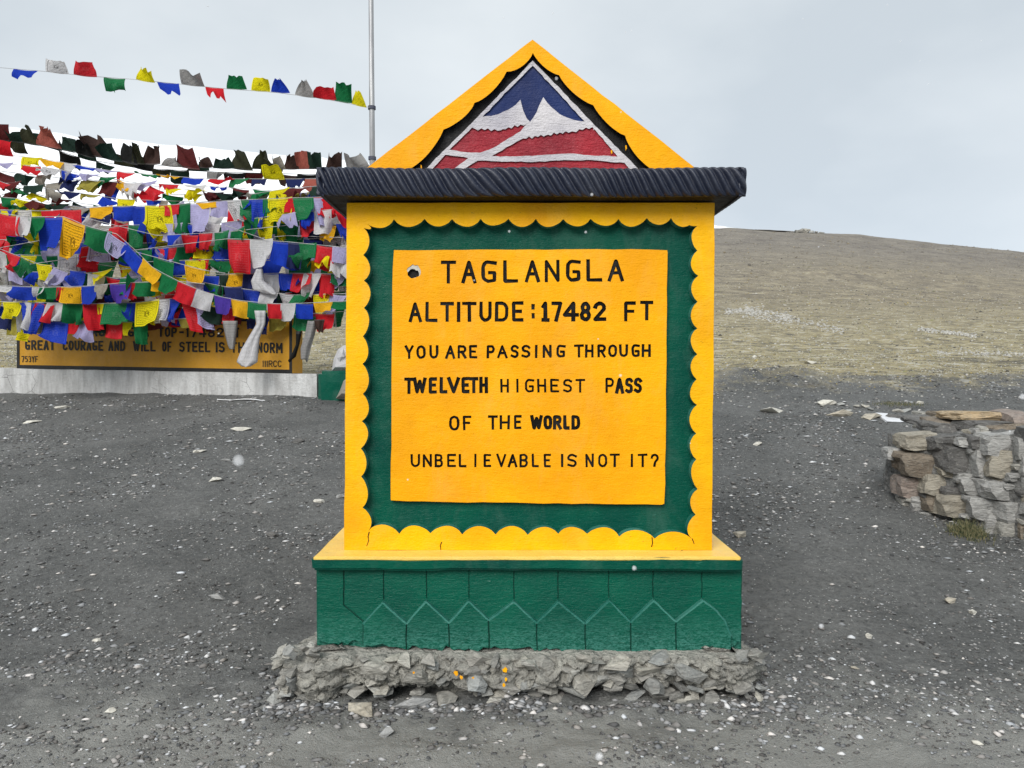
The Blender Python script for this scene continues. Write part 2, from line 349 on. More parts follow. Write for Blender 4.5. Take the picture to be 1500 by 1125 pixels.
def rough_box(name, p, mat, parent, seed=0, amp=.006, cuts=12, bev=.012, **kw):
    """box with wandering edges and faces"""
    bm = bmesh.new(); v, f = box_v(*p)
    bv = [bm.verts.new(q) for q in v]; [bm.faces.new([bv[i] for i in q]) for q in f]
    if bev: bmesh.ops.bevel(bm, geom=bm.edges[:], offset=bev, segments=2, affect='EDGES')
    bmesh.ops.triangulate(bm, faces=[q for q in bm.faces if len(q.verts) > 4])
    L = max(p[1] - p[0], p[3] - p[2], p[5] - p[4]) / cuts
    for _ in range(6):
        es = [q for q in bm.edges if q.calc_length() > L * 1.5]
        if not es: break
        bmesh.ops.subdivide_edges(bm, edges=es, cuts=1, use_grid_fill=True)
    from mathutils import noise as mn
    for q in bm.verts:
        q.co += mn.noise_vector(q.co * 4 + Vector((seed, seed, 0))) * amp + mn.noise_vector(q.co * 15 + Vector((0, seed, 0))) * amp * .4
    me = bpy.data.meshes.new(name)
    base = wloc(parent) if parent is not None else Vector((0, 0, 0))
    bmesh.ops.translate(bm, verts=bm.verts, vec=-base)
    bm.to_mesh(me); bm.free(); me.materials.append(mat)
    o = bpy.data.objects.new(name, me); C.objects.link(o)
    if parent is not None: o.parent = parent
    return o

def relief(outer, regions, front, back, parent, base_cls):
    """Flat face cut by constrained triangulation; each region at its own depth with walls between.
    class = dict(key, mat, wall(mat), depth) ; depth = metres behind the front plane; regions = [(poly, class)], later wins"""
    classes = [base_cls]; verts = []; faces = []; fcls = []
    def addp(poly, ci):
        if sum(poly[i][0] * poly[(i + 1) % len(poly)][1] - poly[(i + 1) % len(poly)][0] * poly[i][1] for i in range(len(poly))) < 0: poly = poly[::-1]
        i0 = len(verts); verts.extend(Vector(p) for p in poly); faces.append(list(range(i0, i0 + len(poly)))); fcls.append(ci)
    addp(outer, 0)
    for poly, cl in regions:
        if cl not in classes: classes.append(cl)
        addp(poly, classes.index(cl))
    V, E, Fc, _, _, OF = delaunay_2d_cdt(verts, [], faces, 1, 1e-6, True)
    tri = []
    for f, of in zip(Fc, OF):
        if len(f) < 3: continue
        last = max(of) if of else 0
        if 0 not in of: continue
        tri.append((f, fcls[last]))
    data = {}
    def bucket(key):
        return data.setdefault(key, dict(v=[], f=[], mi=[], idx={}, mats=[]))
    def vert(b, x, z, d):
        k = (round(x, 6), round(z, 6), round(d, 5))
        if k not in b['idx']:
            b['idx'][k] = len(b['v']); b['v'].append((x, front + d, z))
        return b['idx'][k]
    def mat(b, m):
        if m not in b['mats']: b['mats'].append(m)
        return b['mats'].index(m)
    ed = {}
    for f, ci in tri:
        cl = classes[ci]; b = bucket(cl['key'])
        p = [V[i] for i in f]
        area = sum(p[i].x * p[(i + 1) % len(p)].y - p[(i + 1) % len(p)].x * p[i].y for i in range(len(p)))
        ff = list(f) if area > 0 else list(f)[::-1]   # ccw seen in x,z -> faces -Y
        b['f'].append([vert(b, V[i].x, V[i].y, cl['depth']) for i in ff]); b['mi'].append(mat(b, cl['mat']))
        for i in range(len(ff)):
            ed.setdefault((min(ff[i], ff[(i + 1) % len(ff)]), max(ff[i], ff[(i + 1) % len(ff)])), []).append((ci, ff[i], ff[(i + 1) % len(ff)]))
    for k, l in ed.items():
        if len(l) == 2:
            a, c = l
            da, dc = classes[a[0]]['depth'], classes[c[0]]['depth']
            if abs(da - dc) < 1e-6: continue
            hi = a if da < dc else c                  # proud side
            own = max(a[0], c[0]); cl = classes[own]; d0, d1 = min(da, dc), max(da, dc)
        else:
            hi = l[0]; cl = classes[hi[0]]; d0, d1 = cl['depth'], back
        b = bucket(cl['key']); i, j = hi[1], hi[2]
        q = [vert(b, V[i].x, V[i].y, d0), vert(b, V[i].x, V[i].y, d1), vert(b, V[j].x, V[j].y, d1), vert(b, V[j].x, V[j].y, d0)]
        b['f'].append(q); b['mi'].append(mat(b, cl.get('wall', cl['mat'])))
    res = {}
    for key, b in data.items():
        res[key] = mesh_obj(key.split('#')[0], b['v'], b['f'], b['mats'], parent, b['mi'])
    return res

# ------------------------------------------------------------------ hand lettering (stroke font)
def arc(cx, cy, rx, ry, a0, a1, n=8):
    return [(cx + rx * math.cos(R(a0 + (a1 - a0) * i / n)), cy + ry * math.sin(R(a0 + (a1 - a0) * i / n))) for i in range(n + 1)]
GL = {
 'A': [[(0, 0), (.5, 1), (1, 0)], [(.2, .36), (.8, .36)]],
 'B': [[(0, 0), (0, 1), (.6, 1)] + arc(.6, .76, .34, .24, 90, -90, 6)[1:] + [(0, .52)], [(.6, .52)] + arc(.6, .26, .4, .26, 90, -90, 6)[1:] + [(0, 0)]],
 'C': [[(1, .8)] + arc(.5, .7, .5, .3, 30, 180, 6) + arc(.5, .3, .5, .3, 180, 330, 6)],
 'D': [[(0, 0), (0, 1), (.5, 1)] + arc(.5, .65, .5, .35, 90, 0, 5)[1:] + arc(.5, .35, .5, .35, 0, -90, 5) + [(0, 0)]],
 'E': [[(1, 1), (0, 1), (0, 0), (1, 0)], [(0, .52), (.8, .52)]],
 'F': [[(1, 1), (0, 1), (0, 0)], [(0, .5), (.8, .5)]],
 'G': [[(1, .95), (.4, 1)] + arc(.4, .68, .4, .32, 90, 180, 5)[1:] + arc(.45, .32, .45, .32, 180, 270, 5) + [(.95, .05), (.95, .45), (.55, .45)]],
 'H': [[(0, 0), (0, 1)], [(1, 0), (1, 1)], [(0, .5), (1, .5)]],
 'I': [[(.5, 0), (.5, 1)]],
 'L': [[(0, 1), (0, 0), (1, 0)]],
 'M': [[(0, 0), (0, 1), (.5, .35), (1, 1), (1, 0)]],
 'N': [[(0, 0), (0, 1), (1, 0), (1, 1)]],
 'O': [arc(.5, .66, .5, .34, 0, 180, 8) + arc(.5, .34, .5, .34, 180, 360, 8) + [(1, .66)]],
 'P': [[(0, 0), (0, 1), (.6, 1)] + arc(.6, .73, .4, .27, 90, -90, 6)[1:] + [(0, .46)]],
 'R': [[(0, 0), (0, 1), (.6, 1)] + arc(.6, .74, .4, .26, 90, -90, 6)[1:] + [(0, .48)], [(.45, .48), (1, 0)]],
 'S': [[(1, .86)] + arc(.5, .76, .5, .24, 40, 180, 6) + arc(.5, .70, .5, .18, 190, 270, 3) + arc(.5, .26, .5, .26, 90, -90, 7) + [(.0, .1)]],
 'T': [[(0, 1), (1, 1)], [(.5, 1), (.5, 0)]],
 'U': [[(0, 1), (0, .35)] + arc(.5, .35, .5, .35, 180, 360, 8)[1:] + [(1, 1)]],
 'V': [[(0, 1), (.5, 0), (1, 1)]],
 'W': [[(0, 1), (.25, 0), (.5, .85), (.75, 0), (1, 1)]],
 'Y': [[(0, 1), (.5, .48), (1, 1)], [(.5, .48), (.5, 0)]],
 '1': [[(.1, .82), (.5, 1), (.5, 0)], [(.1, 0), (.9, 0)]],
 '!': [[(.2, .85), (.5, 1), (.5, 0)]],
 '2': [[(0, .78)] + arc(.5, .74, .5, .26, 160, -20, 7) + [(0, .02), (1, .02)]],
 '3': [[(0, .9)] + arc(.5, .76, .48, .24, 120, -90, 6) + arc(.5, .26, .5, .26, 90, -120, 6)],
 '4': [[(.72, 0), (.72, 1), (0, .3), (1, .3)]],
 '5': [[(.9, 1), (.1, 1), (.05, .55), (.5, .6)] + arc(.5, .3, .5, .3, 80, -130, 7)],
 '7': [[(0, 1), (1, 1), (.4, 0)]],
 '8': [arc(.5, .75, .4, .25, -90, 270, 10), arc(.5, .26, .5, .26, 90, 450, 10)],
 ':': [[(.5, .18), (.5, .30)], [(.5, .72), (.5, .84)]],
 '-': [[(0, .5), (1, .5)]],
 '?': [[(0, .75)] + arc(.45, .73, .45, .27, 170, -50, 7) + [(.5, .36), (.42, .02)]],
}
def glyph_polys(ch, x0, x1, yt, yb, w, tosurf, jit=.5):
    """pixel box -> list of 2D polygons on the surface; w = stroke width in pixels"""
    res = []; hw = w / 2
    X0, X1, YT, YB = x0 + hw, x1 - hw, yt + hw, yb - hw
    if ch in 'I:': X0, X1 = x0, x1
    j = lambda: random.uniform(-jit, jit)
    for st in GL[ch]:
        pts = [(X0 + p[0] * (X1 - X0) + j() * .6, YB + (YT - YB) * p[1] + j() * .6) for p in st]
        for i in range(len(pts) - 1):
            (ax, ay), (bx, by) = pts[i], pts[i + 1]
            L = math.hypot(bx - ax, by - ay) or 1e-6
            ux, uy = (bx - ax) / L, (by - ay) / L; nx, ny = -uy, ux
            e0 = hw if i == 0 else 0; e1 = hw if i == len(pts) - 2 else 0
            wa = hw * random.uniform(.9, 1.12); wb = hw * random.uniform(.9, 1.12)
            q = [(ax - ux * e0 + nx * wa, ay - uy * e0 + ny * wa), (bx + ux * e1 + nx * wb, by + uy * e1 + ny * wb),
                 (bx + ux * e1 - nx * wb, by + uy * e1 - ny * wb), (ax - ux * e0 - nx * wa, ay - uy * e0 - ny * wa)]
            res.append([tosurf(*p) for p in q])
            if i > 0:
                res.append([tosurf(ax + hw * .97 * math.cos(R(t)), ay + hw * .97 * math.sin(R(t))) for t in range(10, 370, 45)])
    return res

# ================================================================== SETTING: ground, snow mountain
def build_ground():
    rs = np.concatenate([np.linspace(.3, 2.6, 12), np.geomspace(2.7, 16, 330), np.geomspace(16.1, 420, 200), np.geomspace(430, 9000, 24)])
    an = np.concatenate([np.linspace(-180, -46, 40), np.linspace(-45.5, 45.5, 380), np.linspace(46, 180, 40)[:-1]])
    nr, na = len(rs), len(an)
    Rr, A = np.meshgrid(rs, np.radians(an), indexing='ij')
    X = Rr * np.sin(A); Y = Rr * np.cos(A); Z = height(X, Y)
    v = np.stack([X, Y, Z], -1).reshape(-1, 3)
    i, j = np.meshgrid(np.arange(nr - 1), np.arange(na), indexing='ij')
    j2 = (j + 1) % na
    f = np.stack([i * na + j, i * na + j2, (i + 1) * na + j2, (i + 1) * na + j], -1).reshape(-1, 4)[:, ::-1]
    me = bpy.data.meshes.new('ground')
    me.vertices.add(len(v) + 1); me.vertices.foreach_set('co', np.vstack([v, [[0, 0, float(height(0, 0))]]]).ravel())
    me.loops.add(f.size); me.polygons.add(len(f))
    me.loops.foreach_set('vertex_index', f.ravel()); me.polygons.foreach_set('loop_start', np.arange(len(f)) * 4)
    me.polygons.foreach_set('use_smooth', np.ones(len(f), bool))
    me.update(calc_edges=True); me.materials.append(ground_mat())
    o = bpy.data.objects.new('ground', me); C.objects.link(o); tag(o, None, kind='structure')
build_ground()

def build_snow_mountain():
    px = np.linspace(-1500, 2300, 300); n = len(px); D0 = 3200
    top = np.interp(px, [-1500, -600, -200, 0, 150, 300, 545, 750, 1000, 1050, 1095, 1500, 2300], [250, 170, 165, 190, 207, 221, 239, 275, 325, 331, 338, 400, 460])
    verts = []; K = 26
    for k in range(K):
        t = k / (K - 1)
        for i in range(n):
            x = (px[i] - 750) / F * D0; ztop = EYE + D0 * (535 - top[i]) / F
            y = D0 - 1500 * (1 - t); z = 20 + (ztop - 20) * (t ** .85)
            nn = float(fbm(x * .0028, y * .0028, 40, 5)) * 95 * math.sin(math.pi * min(t, .93)) + float(fbm(x * .012, y * .004, 44, 3)) * 9
            verts.append((x, y, z + nn))
    for i in range(n):
        x = (px[i] - 750) / F * D0; verts.append((x, D0 + 1500, 0))
    f = [(k * n + i, k * n + i + 1, (k + 1) * n + i + 1, (k + 1) * n + i) for k in range(K) for i in range(n - 1)]
    m = NT('fresh_snow'); w = m.coord(src='World')
    m.done(m.mix(m.ramp(m.noise(w, .004, 7, .65), [(.62, 0), (.72, 1)]), (.93, .94, .95), (.55, .55, .57)), .8, m.bump(m.noise(w, .01, 5), .4, 8))
    o = mesh_obj('snow_mountain', verts, f, m.m, smooth=True); tag(o, None, kind='structure')
build_snow_mountain()

# ================================================================== THE MONUMENT
DP, DB = 3.74, 3.88       # plinth cap front, body front
DG = 3.90                 # pediment front
mon = thing('milestone_monument', (.09, 4.2, 0), 'yellow and green painted pass monument with black lettering and triangular gable', 'monument')

# -- body block behind the framed face
bx0, bz1 = M(508, 297, DB); bx1, _ = M(1045, 297, DB); _, bz0 = M(700, 806, DB)
v, f = box_v(bx0 + .004, bx1 - .004, DB + .09, DB + .78, bz0 - .02, bz1)
mesh_obj('body', v, f, YELF, mon)

def wob(a, b, n, amp, seed):
    r = random.Random(seed); res = []
    for i in range(n):
        t = i / n; res.append((a[0] + (b[0] - a[0]) * t + r.uniform(-amp, amp) * (i > 0), a[1] + (b[1] - a[1]) * t + r.uniform(-amp, amp) * (i > 0)))
    return res
def scallop(cusps, bulge, seed=0, n=9):
    """lobes between successive cusps, bulging to the left of travel by bulge px"""
    r = random.Random(seed); res = []
    for (ax, ay), (bx, by) in zip(cusps[:-1], cusps[1:]):
        L = math.hypot(bx - ax, by - ay); nx, ny = (by - ay) / L, -(bx - ax) / L
        bb = bulge * r.uniform(.88, 1.12); sk = r.uniform(-.06, .06)
        for i in range(n):
            t = i / n; s = math.sin(math.pi * t) ** .72 if 0 < t < 1 else 0
            tt = t + sk * math.sin(math.pi * t)
            res.append((ax + (bx - ax) * tt + nx * bb * s, ay + (by - ay) * tt + ny * bb * s))
    return res
# opening, going round clockwise on the picture (y down): top cusps left->right
top = [(537, 327), (577, 321), (622, 320.5), (662, 321), (704, 320.5), (745, 320.5), (785, 320.5), (825, 321), (865, 320.5), (906, 320.5), (947.5, 319.5), (983, 319.5), (1019, 321)]
right = [(1019, 321), (1021.5, 331), (1021.5, 367), (1023, 404), (1022, 442), (1021.5, 481), (1021.5, 519), (1020.5, 555.5), (1021, 593), (1020, 635), (1020, 673), (1022, 716.5), (1019, 754), (1014, 790)]
bot = [(1014, 790), (959, 789), (907, 786), (860, 782), (817.7, 782), (773, 783.5), (726, 783), (677, 783), (630.5, 781), (585, 782), (539, 778)]
left = [(539, 778), (531, 743.6), (529, 698), (528.5, 657), (530, 617), (531.5, 577), (531, 533), (531.5, 492.7), (533, 451), (533, 411), (532, 373.5), (533, 334), (537, 327)]
op = scallop(top, -11, 1) + scallop(right, -9.5, 2) + scallop(bot, -11.5, 3) + scallop(left, -9, 4)
outer = wob((508, 297), (1047, 297), 14, .3, 1) + wob((1047, 297), (1043, 806), 16, .7, 2) + wob((1043, 806), (504, 806), 14, .3, 3) + wob((504, 806), (508, 297), 16, .6, 4)
BD, PD, LD = .058, .030, .040
c_frame = dict(key='frame', mat=YELF, depth=0)
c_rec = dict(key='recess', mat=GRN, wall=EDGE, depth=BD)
c_pan = dict(key='panel', mat=YEL, depth=PD)
def pm(px, py): return M(px, py, DB + PD)
pan = wob((577, 366.3), (975, 365), 16, .5, 5) + [(977.5, 366.5)] + wob((978, 370), (974, 734), 14, .6, 6) + [(973, 738)] + wob((969, 739.5), (576, 734.5), 18, .7, 7) + [(572.5, 733)] + wob((572.3, 730), (575.5, 369), 14, .5, 8)
regs = [([M(x, y, DB) for x, y in op], c_rec), ([pm(x, y) for x, y in pan], c_pan)]
# nail hole with chipped ring
hl = dict(key='fixing_hole#ring', mat=simple('chipped_white_undercoat', (.62, .58, .5), (.45, .42, .36), .8, 60), depth=PD + .003)
hb = dict(key='fixing_hole', mat=BLK, depth=PD + .022)
rr_ = random.Random(5)
regs.append(([pm(606 + rr_.uniform(8.5, 11.5) * math.cos(R(t)), 397.5 + rr_.uniform(8, 11) * math.sin(R(t))) for t in range(0, 360, 20)], hl))
regs.append(([pm(605.5 + rr_.uniform(8, 9.2) * math.cos(R(t)), 401 + rr_.uniform(5.5, 7.8) * math.sin(R(t))) for t in range(0, 360, 20)], hb))
LINES = [
 ('TAGLANGLA', [(646, 668), (676, 698), (705, 728), (737, 759), (769, 791), (797.5, 820), (829, 851), (859, 882), (890, 914)], 382, 415.5, 379.5, 412, 5.2, ''),
 ('ALTITUDE:', [(598.5, 618), (623, 641), (645, 665), (669, 675), (677, 698), (702, 720.5), (725, 745), (750, 767), (778, 784)], 442.5, 472, 441.5, 471, 5.0, ''),
 ('17482', [(792, 806), (808, 824), (824, 848), (849, 866), (869, 888)], 441.5, 471.5, 441.5, 471, 5.8, ''),
 ('FT', [(914, 931.5), (937.5, 957)], 441.5, 471, 440.5, 469, 5.0, ''),
 ('YOUAREPASSINGTHROUGH', [(593, 606), (610, 623.5), (629, 642), (652, 667), (670, 683.5), (687, 699), (713, 725), (728, 743.5), (748, 760), (764, 777), (783, 788), (795, 808), (815, 828.5), (841, 855), (857, 869.5), (875, 887.5), (891, 904), (907, 920), (925, 937.5), (940, 953.5)], 506, 526, 504, 523, 3.7, ''),
 ('TWELVETH', [(592, 606.5), (605, 625), (628, 640), (644, 655.5), (655, 674), (676, 688), (687, 701), (702, 715)], 553, 577, 552, 576, 5.0, ''),
 ('HIGHEST', [(733, 745.5), (756, 760), (769, 782.5), (787, 800), (806, 819), (825, 838), (843, 857)], 555, 575, 555, 575, 3.2, ''),
 ('P', [(887, 899.5)], 553.5, 575.5, 553.5, 575.5, 3.4, ''),
 ('ASS', [(901, 914.5), (915.5, 927.5), (928.5, 940.5)], 553, 577, 553, 576, 4.9, ''),
 ('OFTHE', [(658, 673), (678, 690.5), (715, 729), (732, 747), (753, 764)], 609, 631, 608, 628.5, 3.7, ''),
 ('WORLD', [(776.5, 795), (796, 809), (810, 823), (825, 834.5), (837, 850)], 608, 629.5, 608, 629.5, 5.0, ''),
 ('UNBELIEVABLEISNOTIT?', [(601.5, 615.5), (619, 633), (636.5, 649), (655, 668), (672, 683.5), (694, 699), (708.5, 719.5), (727, 741.5), (744, 758), (761, 773.5), (779, 789.5), (796.5, 807), (821, 826), (831, 845), (857.5, 870), (876, 889.5), (893, 908), (922.5, 928.5), (934, 948.5), (953, 966)], 665, 684.5, 664.5, 684.5, 3.4, ''),
]
row = 0
for li, (txt, boxes, t0, b0, t1, b1_, w_, _) in enumerate(LINES):
    xa, xb = boxes[0][0], boxes[-1][1]
    for ci_, (ch, (x0, x1)) in enumerate(zip(txt, boxes)):
        cl = dict(key='letter#%d_%d' % (li, ci_), mat=BLK, depth=LD)
        t = ((x0 + x1) / 2 - xa) / max(xb - xa, 1)
        g = '!' if False else ch
        for poly in glyph_polys(g, x0, x1, t0 + (t1 - t0) * t, b0 + (b1_ - b0) * t, w_, pm, .45):
            regs.append((poly, cl))
fr = relief([M(x, y, DB) for x, y in outer], regs, DB, .10, mon, c_frame)
# hairline cracks in the lower frame
def crack(pts, w=1.1, D=DB - .0015):
    vs = []; fs = []
    for i, (x, y) in enumerate(pts):
        ww = w * (1 - .6 * i / len(pts)) / 2
        a, b = at(x - ww, y, D), at(x + ww, y, D); vs += [a, b]
        if i: k = 2 * i; fs.append((k - 2, k, k + 1, k - 1))
    return vs, fs
for pts in ([(541, 779), (539, 786), (540, 792), (537, 800)], [(647, 794), (645, 799), (646, 807)], [(955, 787), (956, 796), (954, 801), (957, 799)], [(1014, 789), (1017, 797)]):
    vs, fs = crack(pts, 1.5); mesh_obj('crack', vs, fs, BLK, mon)

# -- gable
def gm(px, py): return M(px, py, DG)
gout = wob((780, 58), (1020, 247), 14, .6, 11) + [(1023, 249.5), (532, 250.5)] + wob((535, 248), (780, 58), 14, .6, 12)
c_gy = dict(key='gable', mat=YEL, depth=0)
c_gb = dict(key='gable_recess', mat=SOFF, depth=.035)
c_gw = dict(key='emblem', mat=WHT, depth=.014)
c_bl = dict(key='emblem_sky', mat=BLUE, depth=.024)
c_rd = dict(key='emblem_slope', mat=RED, depth=.022)
gR = [(780.6, 77.4), (819, 110), (869, 154), (915.6, 198.6), (957, 249)]
gL = [(596, 249), (649.7, 189.7), (695, 150.6), (742, 105), (780.6, 77.4)]
gop = scallop(gR, -5.5, 21) + [(957, 249.2), (597, 249.2)] + scallop(gL, -6.5, 22)
k4 = lambda pts: [(500 + x / 2.459, 40 + y / 2.459) for x, y in pts]
zig = lambda a, b, n, amp, s: [(a[0] + (b[0] - a[0]) * i / n, a[1] + (b[1] - a[1]) * i / n + (amp if i % 2 else -amp) * random.Random(s + i).uniform(.3, 1.2)) for i in range(1, n)]
regs = [([gm(x, y) for x, y in gop], c_gb)]
regs.append(([gm(x, y) for x, y in k4([(690, 116), (905, 340), (1078, 514), (296, 514), (480, 330)])], c_gw))
regs.append(([gm(x, y) for x, y in k4([(690, 134), (790, 240), (878, 336), (850, 333), (815, 322), (785, 308), (758, 285), (742, 268), (728, 248), (718, 268), (705, 300), (692, 322), (680, 337), (668, 325), (655, 296), (645, 257), (628, 276), (600, 294), (570, 308), (540, 316), (508, 319), (600, 224)])], c_bl))
zl = lambda a, b, n, s: [a] + zig(a, b, n, 5, s) + [b]
regs.append(([gm(x, y) for x, y in k4([(388, 438), (430, 398), (470, 358)] + zl((480, 362), (575, 368), 8, 1) + zl((580, 364), (668, 345), 8, 2) + [(645, 372), (590, 405), (545, 432), (500, 449), (450, 447)])], c_rd))
regs.append(([gm(x, y) for x, y in k4([(540, 462), (580, 440), (630, 410)] + zl((655, 397), (740, 385), 8, 3) + zl((745, 384), (830, 372), 8, 4) + zl((835, 372), (905, 356), 6, 5) + [(930, 385), (965, 425), (997, 463), (930, 460), (820, 452), (740, 456), (640, 462)])], c_rd))
regs.append(([gm(x, y) for x, y in k4([(374, 456), (420, 462), (457, 468), (430, 488), (400, 514), (320, 514)])], c_rd))
regs.append(([gm(x, y) for x, y in k4([(490, 478), (560, 480), (700, 482), (820, 476), (900, 475), (1022, 486), (1038, 506), (1042, 514), (434, 514), (460, 496)])], c_rd))
def rag(poly, amp, seed, step=.022):
    r_ = random.Random(seed); res = []
    for (ax, ay), (bx, by) in zip(poly, poly[1:] + poly[:1]):
        L = math.hypot(bx - ax, by - ay); n = max(1, int(L / step))
        for i in range(n): res.append((ax + (bx - ax) * i / n + r_.uniform(-amp, amp) * (i > 0), ay + (by - ay) * i / n + r_.uniform(-amp, amp) * (i > 0)))
    return res
regs = [regs[0]] + [(rag(p, .0022, i), c) for i, (p, c) in enumerate(regs[1:])]
relief([gm(x, y) for x, y in gout], regs, DG, .34, mon, c_gy)
# small yellow splashes
for cx, cy in ((896, 222), (917, 216), (617, 245)):
    a = [at(cx + random.uniform(1.5, 3) * math.cos(R(t)) * .5, cy + random.uniform(2, 6) * math.sin(R(t)), DG + .012) for t in range(0, 360, 40)]
    mesh_obj('paint_splash', a, [list(range(len(a)))[::-1]], YEL, mon)

# -- roof slab with twisted rope moulding on every side
sx0 = M(470, 275, DP)[0]; sx1 = M(1087, 275, DP)[0]; sz0 = 2.418; sz1 = 2.548; SB = DB + .98
v, f = box_v(sx0, sx1, DP + .02, SB - .02, sz0, sz1); mesh_obj('roof_slab', v, f, SOFF, mon)
def rope(x0, x1, along, fixed, out_dir, seed):
    n = int(abs(x1 - x0) / .003); K = 22; H = (sz1 - sz0) / 2 + .004; zc = (sz0 + sz1) / 2 + .002
    vs = []; fs = []; r = random.Random(seed); ph = 0; per = .0475
    phs = []
    for i in range(n + 1):
        ph += abs(x1 - x0) / n / per * (1 + .22 * math.sin(i * .013 + seed) + .12 * math.sin(i * .041)); phs.append(ph)
    for i in range(n + 1):
        s = x0 + (x1 - x0) * i / n
        for k in range(K + 1):
            a = math.pi * k / K                        # top -> bottom
            t = phs[i] - 2.5 * (k / K) + .06 * math.sin(i * .03)
            ridge = abs(math.cos(math.pi * t)) ** 1.0
            end = min(1, min(i, n - i) / 10 + .55)
            rad = .012 + .027 * ridge * math.sin(a) ** .4 if 0 < k < K else .0
            o_ = (math.sin(a) ** .3) * rad * end if 0 < k < K else 0
            z = zc + H * math.cos(a) * (1 + .04 * (ridge - .5)) + .003 * math.sin(i * .02 + seed)
            p = (s, fixed + out_dir * (o_ - .01), z) if along == 'x' else (fixed + out_dir * (o_ - .01), s, z)
            vs.append(p)
    for i in range(n):
        for k in range(K):
            q = (i * (K + 1) + k, i * (K + 1) + k + 1, (i + 1) * (K + 1) + k + 1, (i + 1) * (K + 1) + k)
            fs.append(q)
    for i0 in (0, n):
        fs.append([i0 * (K + 1) + k for k in range(K + 1)])
    return mesh_obj('rope_moulding', vs, fs, NAVY, mon, smooth=True)
rope(sx0 - .026, sx1 + .026, 'x', DP + .022, -1, 1)
rope(sx0 - .026, sx1 + .026, 'x', SB - .022, 1, 2)
rope(DP + .01, SB - .01, 'y', sx0 + .002, -1, 3)
rope(DP + .01, SB - .01, 'y', sx1 - .002, 1, 4)

# -- ledge, plinth cap, plinth with carved tiles
cx0, cz1 = M(456.5, 817, DP); cx1, _ = M(1089.5, 820, DP); cz0 = M(700, 836.5, DP)[1]; PB = DB + .92
rough_box('plinth_cap', (cx0, cx1, DP, PB, cz0, cz1 - .004), GRN, mon, 3, .009, 40, .010)
v, f = box_v(cx0 + .004, cx1 - .006, DP + .004, PB - .004, cz1 - .014, cz1 + .004)
lo = rough_box('ledge_top', (cx0 + .006, cx1 - .012, DP + .004, PB - .01, cz1 - .016, cz1 + .004), LEDGE, mon, 7, .003, 26, .004)
DF = DP + .022
pmf = lambda x, y: M(x, y, DF)
bottom = []
rb = random.Random(3)
prof = [(1088, 938), (1080, 944), (1072, 951), (1055, 957), (1030, 960), (1005, 958), (985, 957), (975, 948), (950, 950), (930, 954), (905, 962), (880, 963), (860, 958), (840, 958), (820, 950), (800, 948), (775, 944), (750, 946), (725, 944), (700, 950), (680, 949), (655, 945), (630, 948), (610, 944), (590, 948), (560, 942), (535, 944), (520, 940), (500, 941), (480, 944), (464, 938)]
for (ax, ay), (bx, by) in zip(prof[:-1], prof[1:]):
    for i in range(3): bottom.append((ax + (bx - ax) * i / 3 + rb.uniform(-1.5, 1.5), 4 + ay + (by - ay) * i / 3 + rb.uniform(-4, 4)))
pout = [(462, 836), (1085, 836), (1089, 850)] + wob((1089, 852), (1088, 938), 8, 1.0, 9) + bottom + [(463, 938)]
c_t = dict(key='plinth', mat=PLN, depth=.028)
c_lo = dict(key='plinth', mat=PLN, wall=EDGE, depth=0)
c_g = dict(key='plinth', mat=GROOVE, depth=.034)
peaks = [(560.7, 882), (624, 880), (686.6, 880), (752.8, 881), (818, 881), (892.8, 879), (958, 879), (1030, 879)]
vals = [(531, 913), (595, 913), (657.5, 912), (716, 908), (786, 912), (857, 913), (924, 911), (990, 910), (1071, 927)]
zz = [(502, 889), vals[0]]
for a, b in zip(peaks, vals[1:]): zz += [a, b]
zz[-1:] = [(1048, 892), (1062, 908), (1071, 930)]
low = [(501, 889)] + zz[1:] + [(1072, 975)] + [(501, 975)]
low = zz + [(1071, 990), (531, 990), (531, 913)]
regs = [([pmf(x, y) for x, y in zz[1:] + [(1070, 990), (531.5, 990)]], c_lo)]
c_e = dict(key='plinth', mat=EDGE, depth=.0)  # pale strip: highlight painted along the zigzag tile edges
def groove(a, b, w=2.0):
    L = math.hypot(b[0] - a[0], b[1] - a[1]); nx, ny = -(b[1] - a[1]) / L * w / 2, (b[0] - a[0]) / L * w / 2
    n = 6; r = random.Random(a[0]); A = []; B = []
    for i in range(n + 1):
        t = i / n; x = a[0] + (b[0] - a[0]) * t + r.uniform(-.5, .5); y = a[1] + (b[1] - a[1]) * t; k = r.uniform(.75, 1.25)
        A.append((x + nx * k, y + ny * k)); B.append((x - nx * k, y - ny * k))
    return [pmf(*p) for p in A + B[::-1]]
for x, y in peaks: regs.append((groove((x, 837), (x, y - 1), 1.3), c_g))
regs.append((groove((502, 837), (502, 889), 1.8), c_g)); regs.append((groove((502, 889), (531, 913), 2), c_g))
c_g2 = dict(key='plinth', mat=GROOVE, depth=.008)
for x, y in vals[:-1]: regs.append((groove((x, y), (x + 1, 985), 1.8), c_g2))
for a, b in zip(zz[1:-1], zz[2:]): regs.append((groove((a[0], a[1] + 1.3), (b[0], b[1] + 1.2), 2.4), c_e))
relief([pmf(x, y) for x, y in pout], regs, DF, .05, mon, c_t)
px0, pz0 = M(464, 935, DF + .05); px1 = M(1086, 935, DF + .05)[0]
rough_box('plinth_core', (px0, px1, DF + .045, PB - .05, .15, cz0 + .001), PLN, mon, 5, .003, 20, .004)

